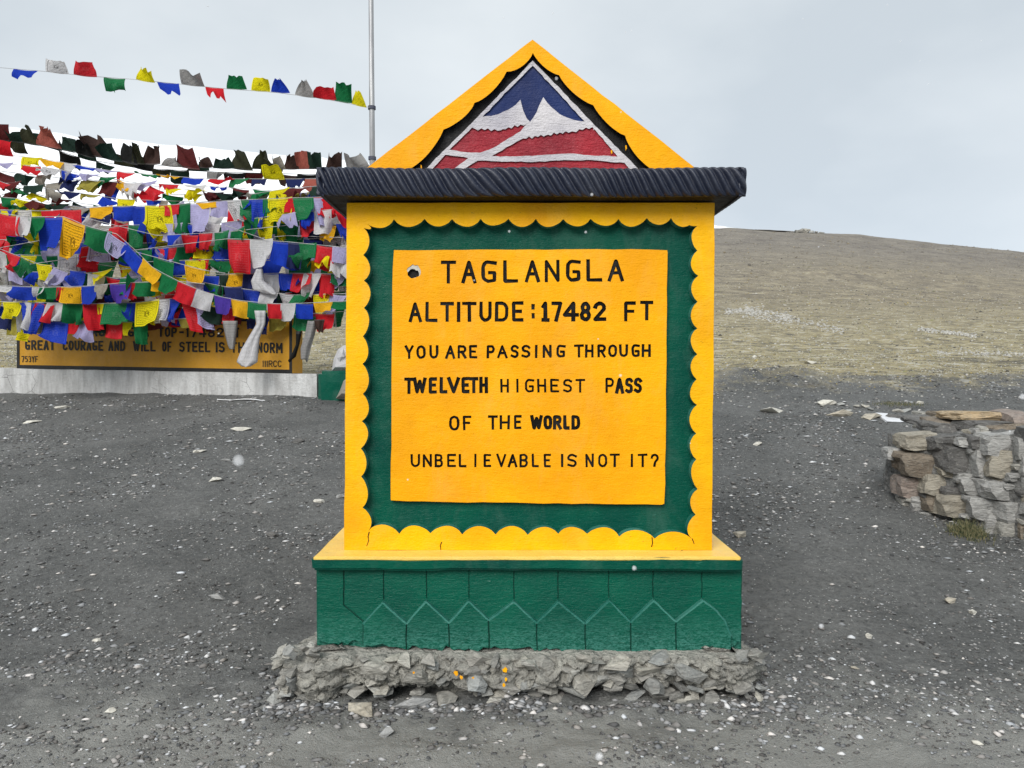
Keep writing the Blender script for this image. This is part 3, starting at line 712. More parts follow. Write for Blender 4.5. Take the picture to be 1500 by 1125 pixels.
# -- rubble footing: crumbled mortar core with slate pieces sticking out
def rock_mesh(name, seed, n=16, flat=1.0, rough=.0):
    r = random.Random(seed); bm = bmesh.new()
    for i in range(n):
        d = Vector((r.gauss(0, 1), r.gauss(0, 1), r.gauss(0, 1))).normalized()
        k = r.uniform(.8, 1.05); m = max(abs(d.x), abs(d.y), abs(d.z))
        d = d * (.55 + .45 / m * .8) * k * .5
        bm.verts.new((d.x, d.y, d.z * flat))
    res = bmesh.ops.convex_hull(bm, input=bm.verts[:])
    bmesh.ops.delete(bm, geom=list({g for g in res['geom_interior'] + res['geom_unused'] if isinstance(g, bmesh.types.BMVert)}), context='VERTS')
    xs = [[v.co[a] for v in bm.verts] for a in range(3)]
    for v in bm.verts:
        for a in range(3): v.co[a] = (v.co[a] - min(xs[a])) / (max(xs[a]) - min(xs[a])) - .5
    me = bpy.data.meshes.new(name); bm.to_mesh(me); bm.free(); return me
SLATES = []
for i in range(16):
    m_ = rock_mesh('slate_piece', 100 + i, random.Random(i).choice([10, 12, 15])); m_.materials.append(SLATE); SLATES.append(m_)
def put_rock(name, me, p, size, rot, parent=None, mat=None, rnd=None):
    if mat: 
        me = me.copy(); me.materials.clear(); me.materials.append(mat)
    o = bpy.data.objects.new(name, me); C.objects.link(o)
    if parent is not None: o.parent = parent; p = Vector(p) - wloc(parent)
    o.location = p; o.scale = size; o.rotation_euler = rot
    return o
def footing_core():
    # lumpy skirt round the plinth, undercut at the bottom
    n = 800; K = 34; vs = []; fs = []
    x0, x1, y0, y1 = -.98, 1.10, DP - .01, PB + .0
    per = []
    L = [(x0, y0, x1, y0), (x1, y0, x1, y1), (x1, y1, x0, y1), (x0, y1, x0, y0)]
    tot = 2 * (x1 - x0 + y1 - y0)
    for a, b, c_, d in L:
        ln = math.hypot(c_ - a, d - b); m = int(n * ln / tot)
        for i in range(m): per.append((a + (c_ - a) * i / m, b + (d - b) * i / m, (d - b) / ln, -(c_ - a) / ln))
    m = len(per)
    seeds = rng.random((1500, 2)) * [tot, .34] + [0, -.07]; srand = rng.random(1500)
    def cell(s, z):
        d = ((seeds[:, 0] - s) ** 2 * .55 + (seeds[:, 1] - z) ** 2); k1, k2 = np.argpartition(d, 2)[:2]
        if d[k1] > d[k2]: k1, k2 = k2, k1
        e_ = math.sqrt(d[k2]) - math.sqrt(d[k1])
        return srand[k1] * .05 + min(e_, .008) * 3.2 - .03
    for i, (x, y, nx, ny) in enumerate(per):
        s = i * tot / m
        for k in range(K + 1):
            t = k / K
            z = -.06 + .283 * t
            prof_ = .012 + .05 * math.sin(math.pi * min(1, max(0, (z - .02) / .2))) - (.15 if z < .06 else 0) * (.5 + float(vnoise(s * 2.2, 0, 61)))
            if t > .90: prof_ = -.03 - (t - .9) * 2.2
            if t > .98: prof_ = -.16; bul = 0
            bul = .085 * max(0, min(1, (-.80 - x) / .06)) * (1 if ny < -.5 else max(0, min(1, (4.0 - y) / .15)))
            bul += .05 * max(0, min(1, (x - .92) / .06)) * (1 if ny < -.5 else max(0, min(1, (4.0 - y) / .15)))
            o_ = prof_ + bul * (1 if t < .8 else .3) + float(fbm(s * 6, z * 12, 63, 4)) * .07 * (t < .98) + cell(s + .02 * float(vnoise(s * 30, z * 30, 5)), z) * (t < .98) + float(fbm(s * 24, z * 30, 66, 2)) * .028
            vs.append((x + nx * o_, y + ny * o_, z + float(vnoise(s * 6, t * 4, 68)) * .02))
    for i in range(m):
        j = (i + 1) % m
        for k in range(K):
            fs.append((i * (K + 1) + k, i * (K + 1) + k + 1, j * (K + 1) + k + 1, j * (K + 1) + k))
    return mesh_obj('footing', vs, [q[::-1] for q in fs], MORTAR, mon, smooth=True)
footing_core()
r = random.Random(12)
def footing_stone(px, py, D, w, h, d, tilt=.35, mat=None):
    p = at(px, py, D)
    return put_rock('stone', r.choice(SLATES), p, (w, d, h), (r.uniform(-tilt, tilt), r.uniform(-tilt, tilt) * .8, r.uniform(-.6, .6)), mon, mat)
for i in range(105):
    px = r.uniform(425, 1100); lo_ = 1022 + 10 * math.sin(px * .02)
    py = r.uniform(960, lo_)
    w_ = r.uniform(.03, .105) * (1.25 if r.random() < .25 else 1)
    footing_stone(px, py, 3.668 + r.uniform(-.015, .035), w_ * 1.1, w_ * r.uniform(.35, .7), r.uniform(.07, .13))
for i in range(60):      # left bulge
    px = r.uniform(402, 475); py = r.uniform(950, 1030)
    w_ = r.uniform(.03, .075); footing_stone(px, py, 3.63 + r.uniform(-.02, .12), w_, w_ * r.uniform(.45, .8), r.uniform(.05, .09), .7)
for i in range(36):      # right end
    px = r.uniform(1072, 1118); py = r.uniform(955, 1030)
    w_ = r.uniform(.035, .085); footing_stone(px, py, 3.66 + r.uniform(-.02, .2), w_, w_ * r.uniform(.4, .8), r.uniform(.05, .1), .7)
for px, py, w_, h_ in ((553, 980, .16, .07), (610, 990, .13, .06), (905, 970, .14, .05), (700, 1000, .10, .06), (430, 1000, .06, .075), (780, 975, .09, .05), (855, 1000, .12, .07), (1010, 985, .13, .06), (1085, 1005, .09, .06), (655, 1025, .10, .06), (815, 1025, .08, .05), (730, 1028, .1, .05), (1040, 1022, .1, .07), (960, 1005, .09, .06)):
    footing_stone(px, py, 3.635, w_, h_, .12, .3)
for cx, cy, s_ in ((668, 986, 4), (676, 992, 3), (740, 982, 5), (741, 995, 3), (738, 1003, 3), (606, 985, 2), (693, 993, 2)):
    a = [at(cx + random.uniform(.5, 1.1) * s_ * math.cos(R(t)), cy + random.uniform(.5, 1.2) * s_ * math.sin(R(t)), 3.575) for t in range(0, 360, 40)]
    mesh_obj('paint_splash', a, [list(range(len(a)))[::-1]], YEL, mon)

# ================================================================== loose stones in front and around (things)
TEMPL = []
for i in range(12):
    m_ = rock_mesh('loose_stone', 300 + i, 14); TEMPL.append(m_)
LM = {k: WSTONE[k] for k in WSTONE}
LM['pale'] = rock_mat('cream_loose_stone', [(.72, .69, .60)], (.70, .68, .62), bumpd=.008); LM['grey'] = rock_mat('grey_loose_stone', [(.36, .36, .35)], (.42, .42, .41), bumpd=.01); LM['tan'] = rock_mat('tan_loose_stone', [(.48, .43, .34)], (.50, .47, .40), bumpd=.01)
def loose(px, py, wpx, hpx, mat, label, rz=None, name='stone', tilt=.12):
    g = G(px, py + hpx / 2); s = g.y / F
    w_ = wpx * s; h_ = max(hpx * s * .9, .012)
    rr = random.Random(int(px * 7 + py))
    me = TEMPL[rr.randrange(12)].copy(); me.materials.append(LM[mat])
    o = bpy.data.objects.new(name, me); C.objects.link(o)
    o.location = (g.x, g.y + w_ * .25, g.z + h_ * .32); o.scale = (w_, w_ * rr.uniform(.55, .8), h_)
    o.rotation_euler = (rr.uniform(-tilt, tilt), rr.uniform(-tilt, tilt), rz if rz is not None else rr.uniform(-.4, .4))
    tag(o, label, 'stone', 'loose stones lying on the gravel'); return o
STN = [
 (530, 1042, 46, 18, 'tan', 'long flat tan stone lying in front of the footing, left of centre'),
 (566, 1071, 24, 18, 'grey', 'small angular grey stone just below the long flat tan stone'),
 (604, 1029, 60, 22, 'grey', 'broad grey slate slab tucked under the footing, left of centre'),
 (318, 877, 22, 11, 'grey', 'grey flat stone level with the plinth on the left gravel'),
 (397, 783, 20, 10, 'dark', 'dark pointed stone left of the yellow ledge corner'),
 (436, 645, 21, 9, 'dark', 'dark lump with pale top on the gravel left of the yellow frame'),
 (350, 628, 30, 7, 'pale', 'long cream stone in the middle of the left gravel, below the painted board'),
 (90, 596, 23, 6, 'pale', 'cream flat stone closest to the low white wall at far left'),
 (42, 618, 26, 6, 'pale', 'thin pale stone near the left edge, below the cream flat one'),
 (288, 661, 26, 5, 'pale', 'thin pale sliver of stone left of the big snowflake'),
 (330, 673, 17, 6, 'grey', 'small grey flat stone midway across the left gravel'),
 (314, 702, 18, 8, 'pale', 'rounded pale stone with a raised back on the left gravel'),
 (467, 735, 17, 6, 'pale', 'white chip of stone left of the middle of the monument'),
 (499, 728, 14, 8, 'grey', 'grey stone touching the left edge of the yellow frame'),
 (160, 1044, 17, 7, 'pale', 'oval white stone low in the left corner of the gravel'),
 (234, 1065, 15, 7, 'grey', 'grey oval stone at the bottom edge left'),
 (1137, 601, 44, 9, 'pale', 'long pale flat stone lying alone right of the yellow frame'),
 (1210, 590, 24, 9, 'pale', 'small pale stone above the row leading to the ruined wall'),
 (1232, 604, 44, 13, 'tan', 'long tan block, first in the row leading to the ruined wall'),
 (1279, 609, 36, 10, 'tan', 'tan block next to the white sheet near the ruined wall'),
 (1313, 610, 26, 11, 'dark', 'dark stone between the white sheet and the ruined wall'),
 (1085, 784, 20, 11, 'tan', 'tan pebble just behind the right end of the yellow ledge'),
 (1393, 880, 15, 11, 'tan', 'tan round stone on the right gravel, left one of a pair'),
 (1427, 896, 13, 10, 'pale', 'pale round stone on the right gravel, right one of a pair'),
 (1274, 935, 10, 9, 'pale', 'small white triangular stone on the right gravel'),
 (1434, 1090, 18, 8, 'pale', 'white flat stone in the bottom right corner'),
 (1254, 980, 14, 5, 'tan', 'thin tan chip in the middle of the lower right gravel'),
 (1110, 649, 18, 7, 'pale', 'pale stone on the gravel right of the frame, below the long flat one'),
 (1189, 530, 19, 6, 'pale', 'white stone alone on the dry grass slope'),
 (1350, 589, 12, 5, 'pale', 'small pale stone beyond the ruined wall'),
 (140, 941, 12, 6, 'pale', 'small cream stone left of the red scrap on the gravel'),
]
for px, py, w_, h_, mt, lb in STN: loose(px, py, w_, h_, mt, lb)
# small red scrap
g = G(200, 934); mesh_obj('scrap', [at(196, 938, g.y), at(200, 932, g.y), at(205, 931, g.y), at(206, 935, g.y), at(200, 938, g.y)], [(0, 1, 2, 3, 4)], FLAG['maroon'])
tag(bpy.data.objects['scrap'], 'tiny dark red scrap of cloth on the left gravel', 'cloth scrap')

# ------------------------------------------------------------------ gravel (stuff)
def scatter(name, label, cat, X, Y, size, flat, g_rgb, mat):
    """many small stones as one mesh: 7-point lumps with their own colour"""
    N = len(X); Z = height(X, Y) + size * flat * .3
    base = np.array([[0, 0, 1], [1, 0, 0], [.31, .95, 0], [-.81, .59, 0], [-.81, -.59, 0], [.31, -.95, 0], [0, 0, -1]], float)
    tri = []
    for i in range(5): tri += [(0, 1 + i, 1 + (i + 1) % 5), (6, 1 + (i + 1) % 5, 1 + i)]
    tri = np.array(tri)
    V = base[None] * (1 + rng.uniform(-.35, .35, (N, 7, 1))) + rng.uniform(-.2, .2, (N, 7, 3))
    sc = np.stack([size * rng.uniform(.8, 1.5, N), size * rng.uniform(.6, 1.1, N), size * flat * rng.uniform(.5, 1.2, N)], -1)
    V = V * sc[:, None, :]
    a = rng.uniform(0, 6.283, N); ca_, sa_ = np.cos(a)[:, None], np.sin(a)[:, None]
    Vx = V[..., 0] * ca_ - V[..., 1] * sa_ + X[:, None]; Vy = V[..., 0] * sa_ + V[..., 1] * ca_ + Y[:, None]; Vz = V[..., 2] + Z[:, None]
    P = np.stack([Vx, Vy, Vz], -1).reshape(-1, 3)
    T = (tri[None] + (np.arange(N) * 7)[:, None, None]).reshape(-1, 3)
    me = bpy.data.meshes.new(name); me.vertices.add(len(P)); me.vertices.foreach_set('co', P.ravel())
    me.loops.add(T.size); me.polygons.add(len(T)); me.loops.foreach_set('vertex_index', T.ravel()); me.polygons.foreach_set('loop_start', np.arange(len(T)) * 3)
    me.update(calc_edges=True)
    col = np.concatenate([g_rgb, np.ones((N, 1))], 1)
    at_ = me.color_attributes.new('stone_colour', 'FLOAT_COLOR', 'POINT'); at_.data.foreach_set('color', np.repeat(col, 7, axis=0).ravel())
    me.materials.append(mat)
    o = bpy.data.objects.new(name, me); C.objects.link(o); tag(o, label, cat, kind='stuff')
_n = NT('loose_stone_mix'); _ac = _n.n('ShaderNodeAttribute'); _ac.attribute_name = 'stone_colour'
STM = _n.done(_ac.outputs['Color'], .85, _n.bump(_n.noise(_n.coord(src='World'), 160, 3), .5, .004), .2)
def build_gravel():
    N = 105000
    d = rng.random(N); Y = 2.5 * (12.8 / 2.5) ** (d ** .9); u = rng.uniform(-.82, .82, N); X = u * Y
    clump = fbm(X * 1.7, Y * 1.7, 91, 4)
    keep = ~((X > -.98) & (X < 1.1) & (Y > 3.72) & (Y < 4.8)) & (rng.random(N) < .55 + 1.3 * clump)
    X, Y = X[keep], Y[keep]; N = len(X)
    m2 = 1000; t2 = rng.uniform(-1.25, 1.32, m2); X2 = t2; Y2 = 3.60 - np.abs(rng.normal(0, .10, m2)); k2 = rng.random(m2) < .3
    X2 = np.where(k2, np.where(t2 > 0, 1.14, -1.10) + rng.normal(0, .09, m2), X2); Y2 = np.where(k2, rng.uniform(3.5, 4.3, m2), Y2)
    X = np.concatenate([X, X2]); Y = np.concatenate([Y, Y2]); extra = np.concatenate([np.zeros(N), np.ones(m2)]); N = len(X)
    near_foot = np.exp(-((np.abs(Y - 3.6)) / .18) ** 2) * (np.abs(X) < 1.3)
    size = rng.lognormal(math.log(.0042), .58, N) * (1 + .14 * Y) * (1 + .7 * near_foot * rng.random(N)) * (1 + .8 * extra)
    g_ = rng.choice([.06, .13, .19, .27, .38, .60], N, p=[.20, .24, .21, .16, .11, .08]) * rng.uniform(.85, 1.15, N)
    g_ = np.where((Y < 4.1) & (g_ < .1), g_ * 1.7, g_)
    size = np.where(g_ < .14, np.clip(size, .002, .009 + .0012 * Y + .008 * extra), np.clip(size, .002, .014 + .0022 * Y))
    tint = rng.uniform(-.04, .07, N)
    scatter('gravel', 'dark crushed gravel with pale chips scattered over the ground', 'gravel', X, Y, size, .42, np.stack([g_ * (1 + tint), g_, g_ * (1 - tint)], -1), STM)
build_gravel()
def build_tundra():
    N = 75000
    v = rng.random(N); Y = 1 / ((1 / 11.8) * (1 - v) + (1 / 330) * v); Y = np.where(rng.random(N) < .62, 12 * (290 / 12) ** rng.random(N), Y)
    u = rng.uniform(-.72, .72, N); keep = (u > .2) | ((u < -.17)); Y, u = Y[keep], u[keep]; X = u * Y; N = len(X)
    keep = ~((X < -2.7) & (Y < 13.9 + .37 * np.clip(-2.9 - X, 0, 7))); X, Y = X[keep], Y[keep]; N = len(X)
    size = Y / F * rng.lognormal(math.log(.62), .42, N)
    k = rng.random(N); far = np.clip((Y - 30) / 160, 0, 1)[:, None]
    pal = np.array([[.56, .54, .48], [.10, .095, .085], [.36, .29, .12], [.27, .27, .13], [.40, .37, .29]])
    ci = np.searchsorted([.26, .46, .66, .78], k); c = pal[ci]
    c = c * (1 - far) + far * (.21 + .34 * (c - .2)) * np.array([1.05, .97, .86])
    c = np.clip(c * rng.uniform(.8, 1.2, (N, 1)), .03, .7)
    scatter('tundra_stones', 'fine stones and dry grass clumps speckling the slope', 'ground cover', X, Y, size, .75, c, STM)
build_tundra()

# ------------------------------------------------------------------ scree on the slope (stuff)
SCREE2 = mortar_mat('strewn_stone', (.45, .44, .40), (.66, .64, .58), .05)
SCREE = mortar_mat('scree_stone', (.30, .295, .28), (.62, .60, .55), .02)
def scree(name, lines, n, smin, smax, label, mat, seed):
    r_ = random.Random(seed); bm = bmesh.new()
    for i in range(n):
        (x0, y0, x1, y1, th) = r_.choice(lines); t = r_.random()
        g = G(x0 + (x1 - x0) * t, y0 + (y1 - y0) * t + r_.gauss(0, th)); s = g.y / F * r_.uniform(smin, smax)
        me = TEMPL[r_.randrange(12)]
        m = Matrix.Translation(g + Vector((0, 0, s * .1))) @ Matrix.Rotation(r_.uniform(0, 6), 4, 'Z') @ Matrix.Diagonal((s, s * .8, s * .7, 1))
        k = len(bm.verts); bm.from_mesh(me); bm.verts.ensure_lookup_table()
        for v_ in bm.verts[k:]: v_.co = m @ v_.co
    me = bpy.data.meshes.new(name); bm.to_mesh(me); bm.free(); me.materials.clear(); me.materials.append(mat)
    for p_ in me.polygons: p_.material_index = 0
    o = bpy.data.objects.new(name, me); C.objects.link(o); tag(o, label, 'rocks', kind='stuff')
scree('scree', [(1062, 457, 1110, 455, 2), (1090, 456, 1160, 468, 4.5), (1090, 456, 1160, 468, 4.5), (1140, 465, 1235, 485, 3.2), (1345, 482, 1430, 493, 1.5), (1370, 517, 1500, 520, 2)], 900, 1.4, 4.6, 'band of broken pale grey rocks across the dry slope', SCREE, 4)
scree('scatter_stones', [(1048, 540, 1500, 548, 8), (1048, 520, 1500, 530, 18), (1048, 500, 1500, 510, 16), (430, 520, 505, 520, 18), (0, 520, 30, 520, 15), (1048, 575, 1500, 580, 8)], 520, 1.2, 4.2, 'pale small stones strewn over dry grass beyond the gravel', SCREE2, 5)

# snow patch and cairn on the ridge
def snow_patch():
    vs = []; 
    for x, y in ((1062, 339.5), (1090, 337.6), (1120, 338.2), (1150, 339.5), (1168, 341.5), (1140, 342), (1110, 341), (1085, 341)):
        p = at(x, y, 291); vs.append((p.x, p.y, p.z + .3))
    n = len(vs); vs += [(a, b, c_ - 2.5) for a, b, c_ in vs]
    fs = [list(range(n))[::-1]] + [(i, (i + 1) % n, (i + 1) % n + n, i + n) for i in range(n)]
    o = mesh_obj('snow_patch', vs, fs, bpy.data.materials['fresh_snow'], loc=(90, 291, 50)); tag(o, None, kind='structure')
snow_patch()
cg = at(1178, 341.5, 290); cairn = thing('stone_cairn', tuple(cg), 'small stone cairn on a hump at the top of the ridge', 'cairn')
rc = random.Random(2)
for i in range(34):
    px = 1178 + rc.gauss(0, 11); h_ = max(0, 1 - abs(px - 1178) / 22)
    p = at(px, 341.5 - rc.random() * 6 * h_, 290 + rc.uniform(-1, 1)); s_ = rc.uniform(.7, 1.7)
    o = put_rock('stone', TEMPL[i % 12], p, (s_ * 1.4, s_, s_ * .8), (0, 0, rc.uniform(0, 3)), cairn)
    o.data = TEMPL[i % 12] if False else SLATES[i % 16]

# ------------------------------------------------------------------ ruined stone wall on the right
wl0 = G(1322, 742); wl1 = G(1500, 790)
wall = thing('ruined_stone_wall', tuple((wl0 + wl1) / 2), 'ruined low wall of grey and tan stones set in crumbling mortar', 'stone wall')
def wallY(px): return wl0.y + (wl1.y - wl0.y) * (px - 1322) / (1500 - 1322)
KS = 4.325
def block_mesh(name, seed):
    """rough squared field stone: subdivided cube, corners pulled in, faces uneven"""
    r_ = random.Random(seed); bm = bmesh.new(); bmesh.ops.create_cube(bm, size=1)
    bmesh.ops.subdivide_edges(bm, edges=bm.edges[:], cuts=3, use_grid_fill=True)
    from mathutils import noise as mn
    sk_ = [r_.uniform(-.16, .16) for _ in range(4)]; o_ = Vector((seed * 3.1, 0, 0))
    for v_ in bm.verts:
        k = sum(abs(c) > .49 for c in v_.co)
        v_.co *= {0: 1, 1: 1.03, 2: .99, 3: .90}[k]
        v_.co.x += sk_[0] * v_.co.z; v_.co.z += sk_[1] * v_.co.x + sk_[2] * abs(v_.co.x); v_.co.y += sk_[3] * v_.co.z
        v_.co += mn.noise_vector(v_.co * 2.6 + o_) * .10 + mn.noise_vector(v_.co * 7 + o_) * .035
    bmesh.ops.triangulate(bm, faces=bm.faces[:])
    me = bpy.data.meshes.new(name); bm.to_mesh(me); bm.free(); return me
BLOCKS = [block_mesh('field_stone', 500 + i) for i in range(12)]
_bm = {}
def block(i, mat):
    if (i, mat) not in _bm:
        me = BLOCKS[i].copy(); me.materials.append(WSTONE[mat]); _bm[(i, mat)] = me
    return _bm[(i, mat)]
ST = [(355, 370, 190, 82, 'tan'), (520, 377, 165, 72, 'dark'), (640, 372, 95, 48, 'grey'), (725, 375, 105, 74, 'dark'), (880, 388, 205, 115, 'grey'), (1015, 400, 90, 120, 'grey'),
 (395, 512, 275, 130, 'brown'), (605, 480, 200, 140, 'dark'), (762, 515, 125, 150, 'grey'), (905, 515, 200, 150, 'tan'), (1030, 520, 90, 120, 'grey'),
 (540, 558, 115, 45, 'tan'), (312, 662, 150, 105, 'pink'), (208, 450, 95, 62, 'grey'), (475, 643, 180, 110, 'tan'), (560, 697, 135, 85, 'dark'), (690, 645, 130, 90, 'grey'), (888, 665, 235, 100, 'grey'), (1025, 640, 80, 110, 'grey'),
 (330, 757, 85, 75, 'grey'), (265, 750, 42, 36, 'pale'), (600, 778, 230, 115, 'tan'), (440, 742, 120, 95, 'brown'), (785, 782, 200, 125, 'grey'), (930, 812, 155, 115, 'grey'), (1030, 770, 80, 115, 'grey'), (815, 885, 125, 100, 'grey'), (925, 935, 165, 115, 'pale'), (1015, 935, 70, 115, 'brown'),
 (700, 420, 80, 40, 'grey'), (640, 590, 120, 55, 'grey'), (800, 600, 120, 50, 'grey'), (960, 590, 130, 50, 'grey')]
def wall_stone(cx, cy, w, h, mat, dy=0.0, depth=.28, tilt=.08, seed=0):
    px, py = 1260 + cx / KS, 560 + cy / KS; Y = wallY(px) + dy
    rr = random.Random(cx * 3 + cy + seed)
    p = at(px, py, Y + depth * .35); s = (Y) / F
    me = block(rr.randrange(12), mat)
    o = bpy.data.objects.new('stone', me); C.objects.link(o); o.parent = wall; o.location = p - wall.location
    o.scale = (w / KS * s * 1.10, depth, h / KS * s * 1.16); o.rotation_euler = (rr.uniform(-tilt, tilt), rr.uniform(-tilt, tilt), rr.uniform(-.15, .15) - .1)
    return o
for cx, cy, w_, h_, mt in ST: wall_stone(cx, cy, w_, h_, mt)
for k in range(7):     # courses running on out of the frame
    for q in range(5): wall_stone(1110 + q * 130 + (k % 2) * 50, 350 + k * 98, 150, 112, random.Random(k * 5 + q).choice(['grey', 'tan', 'grey', 'dark', 'pale']))
TOPS = [(620, 262, 330, 36, 'brown', .5, .5), (900, 300, 260, 60, 'brown', .25, .4), (1060, 300, 120, 70, 'tan', .3, .4), (560, 292, 245, 62, 'dark', .35, .4), (740, 212, 320, 46, 'orange', .45, .5), (790, 272, 250, 60, 'dark', .3, .4), (975, 252, 150, 115, 'pink', .45, .5), (530, 216, 120, 50, 'brown', 1.2, .4), (410, 240, 170, 32, 'dark', 1.1, .4),
 (390, 200, 55, 22, 'pale', 1.6, .3), (692, 322, 62, 40, 'tan', .15, .2), (770, 302, 40, 40, 'pale', .12, .12), (728, 308, 30, 28, 'grey', .1, .1), (412, 280, 85, 20, 'pale', .9, .3), (880, 305, 170, 40, 'dark', .2, .3), (640, 340, 120, 40, 'dark', .3, .4), (500, 325, 160, 40, 'dark', .4, .4)]
for cx, cy, w_, h_, mt, dy, dp in TOPS: wall_stone(cx, cy, w_, h_, mt, dy, dp)
rq = random.Random(8)
for i in range(26):       # small wedging stones between the big ones
    wall_stone(int(rq.uniform(280, 1060)), int(rq.uniform(360, 960) if i % 2 else rq.uniform(420, 900)), rq.uniform(35, 80), rq.uniform(16, 34), rq.choice(['grey', 'pale', 'dark', 'tan', 'grey']), -.02, .2, .3, i)
def wall_core():
    vs = []; fs = []; cols = [1338, 1360, 1390, 1420, 1450, 1480, 1510, 1560, 1620, 1680, 1750]
    cols = list(np.linspace(1345, 1760, 40))
    K = 12
    for i, px in enumerate(cols):
        Y = wallY(px); zb = float(height((px - 750) / F * Y, Y)) - .1; zt = at(px, 642 - (px - 1345) * .02, Y).z
        for k in range(K + 1):
            t = k / K; z = zb + (zt - zb) * t; p = at(px, 700, Y)
            n_ = float(fbm(p.x * 6, z * 6, 71, 4)) * .08
            vs.append((p.x - .03, Y + .10 + n_ + (.0 if i else .4), z))
        for dy, dz in ((.3, .02), (.7, -.1), (.9, -.6)):
            vs.append((at(px, 700, Y).x + .1, Y + dy, zt + dz + float(fbm(px * .1, dy * 4, 75)) * .06))
    m = K + 4
    for i in range(len(cols) - 1):
        for k in range(m - 1): fs.append((i * m + k, (i + 1) * m + k, (i + 1) * m + k + 1, i * m + k + 1))
    fs.append(list(range(m))[::-1])
    mesh_obj('mortar', vs, fs, mortar_mat('grey_wall_mortar', (.13, .13, .125), (.34, .335, .32), .05), wall)
wall_core()
rt = random.Random(4)
tr_ = []
for i in range(16):
    px = rt.uniform(1195, 1345); tr_.append((px, 596 + (px - 1195) * .1 + rt.uniform(-8, 10)))
rub = []
for px, py in tr_:
    g = G(px, py); s_ = g.y / F * rt.uniform(6, 13)
    o = put_rock('rubble_stone', SLATES[rt.randrange(16)], g + Vector((0, 0, s_ * .15)), (s_ * 1.4, s_, s_ * .45), (rt.uniform(-.2, .2), rt.uniform(-.2, .2), rt.uniform(0, 3)))
    tag(o, 'small broken slate chip among rubble strewn left of the ruined wall', 'stone', 'rubble trailing from the ruined wall')
# white sheet lying by the wall
def sheet():
    pts = [(1283, 606), (1300, 607), (1303, 612), (1318, 615), (1334, 614), (1335, 619), (1318, 620), (1300, 619), (1290, 612)]
    g = G(1310, 619); vs = [tuple(at(x, y, g.y + (619 - y) * .03)) for x, y in pts]; vs = [(a, b, c_ + .015) for a, b, c_ in vs]
    n = len(vs); vs += [(a, b + .05, c_ - .03) for a, b, c_ in vs]
    o = mesh_obj('plastic_sheet', vs, [list(range(n))[::-1]] + [(i, (i + 1) % n, (i + 1) % n + n, i + n) for i in range(n)], simple('white_plastic', (.75, .76, .78), (.65, .66, .68), .4, 4, .02), loc=tuple(g))
    tag(o, 'crumpled white plastic sheet on the ground left of the ruined wall', 'sheet')
sheet()
# grass
GRASS = NT('dry_grass'); _c = GRASS.ramp(GRASS.n('ShaderNodeObjectInfo').outputs['Random'], [(0, (.10, .12, .035)), (1, (.22, .20, .07))])
_cc = GRASS.mix(GRASS.ramp(GRASS.noise(GRASS.coord(src='World'), 40, 2), [(.4, 0), (.6, 1)]), (.035, .050, .018), (.19, .17, .085)); GRASS.done(_cc, .7)
def tuft(px, py, wpx, hpx, n, label, seed):
    g = G(px, py); s = g.y / F; r_ = random.Random(seed); vs = []; fs = []
    for i in range(n):
        x = g.x + r_.gauss(0, wpx * s * .3); y = g.y + r_.gauss(0, .06); L = hpx * s * r_.uniform(.5, 1.25)
        a = r_.uniform(0, 6.283); ln = r_.uniform(.1, .8); w_ = .0035
        z = float(height(x, y)) - .01; dx, dy = math.cos(a), math.sin(a) * .6
        k = len(vs)
        for q in range(4):
            t = q / 3; cx = x + dx * L * ln * t * t; cy = y + dy * L * ln * t * t; cz = z + L * (t - .35 * ln * t * t)
            vs += [(cx - w_ * (1 - t * .8), cy, cz), (cx + w_ * (1 - t * .8), cy, cz)]
            if q: fs.append((k + 2 * q - 2, k + 2 * q - 1, k + 2 * q + 1, k + 2 * q))
    o = mesh_obj('grass_tuft', vs, fs, GRASS.m, loc=tuple(g)); tag(o, label, 'grass tuft', kind='stuff' if wpx > 50 else None)
tuft(1418, 784, 38, 21, 420, 'green and straw grass tuft growing at the foot of the ruined wall', 3)
tuft(1315, 594, 60, 6, 260, 'low yellow green grass patch on the bank behind the row of stones', 4)

# ================================================================== left: low white wall, painted board, green block
LW = NT('old_whitewash'); w_ = LW.coord(src='World')
stn = LW.noise(LW.coord((1.5, 1.5, .35), src='World'), 3.5, 6, .7); v_ = LW.n('ShaderNodeTexVoronoi', Vector=LW.coord((1, 1, 1.6), src='World'), Scale=2.2, feature='DISTANCE_TO_EDGE')
c_ = LW.mix(LW.ramp(stn, [(.36, 0), (.62, 1)]), (.36, .355, .345), (.60, .60, .59))
c_ = LW.mix(LW.math('MULTIPLY', LW.ramp(v_.outputs[0], [(.004, 1), (.012, 0)]), LW.ramp(LW.noise(w_, 1.2, 3), [(.5, 0), (.6, .8)])), c_, (.05, .05, .05))
LW.done(c_, .85, LW.bump(LW.noise(w_, 24, 5, .7), .8, .03))
def prism(name, quadpts, depth_vec, mat, parent=None, loc=None, seg=1):
    vs = [Vector(p) for p in quadpts]; n = len(vs); vs += [p + Vector(depth_vec) for p in vs]
    fs = [list(range(n)), list(range(n, 2 * n))[::-1]] + [(i, i + n, (i + 1) % n + n, (i + 1) % n) for i in range(n)]
    return mesh_obj(name, vs, [q[::-1] for q in fs], mat, parent, loc=loc)
YL, YR = 13.75, 11.2
def parY(px): return YL + (YR - YL) * (px + 60) / 522
pts_b = []; pts_t = []
for px in np.linspace(-60, 464, 30):
    Y = parY(px); t = (px + 60) / 524
    b = at(px, 566 + 17 * t, Y); tp = at(px, 538.5 + 9.5 * t + float(vnoise(px * .05, 0, 5)) * 1.0, Y)
    pts_b.append(Vector((b.x, b.y, b.z - .25))); pts_t.append(tp)
dv = Vector((.12, .5, 0))
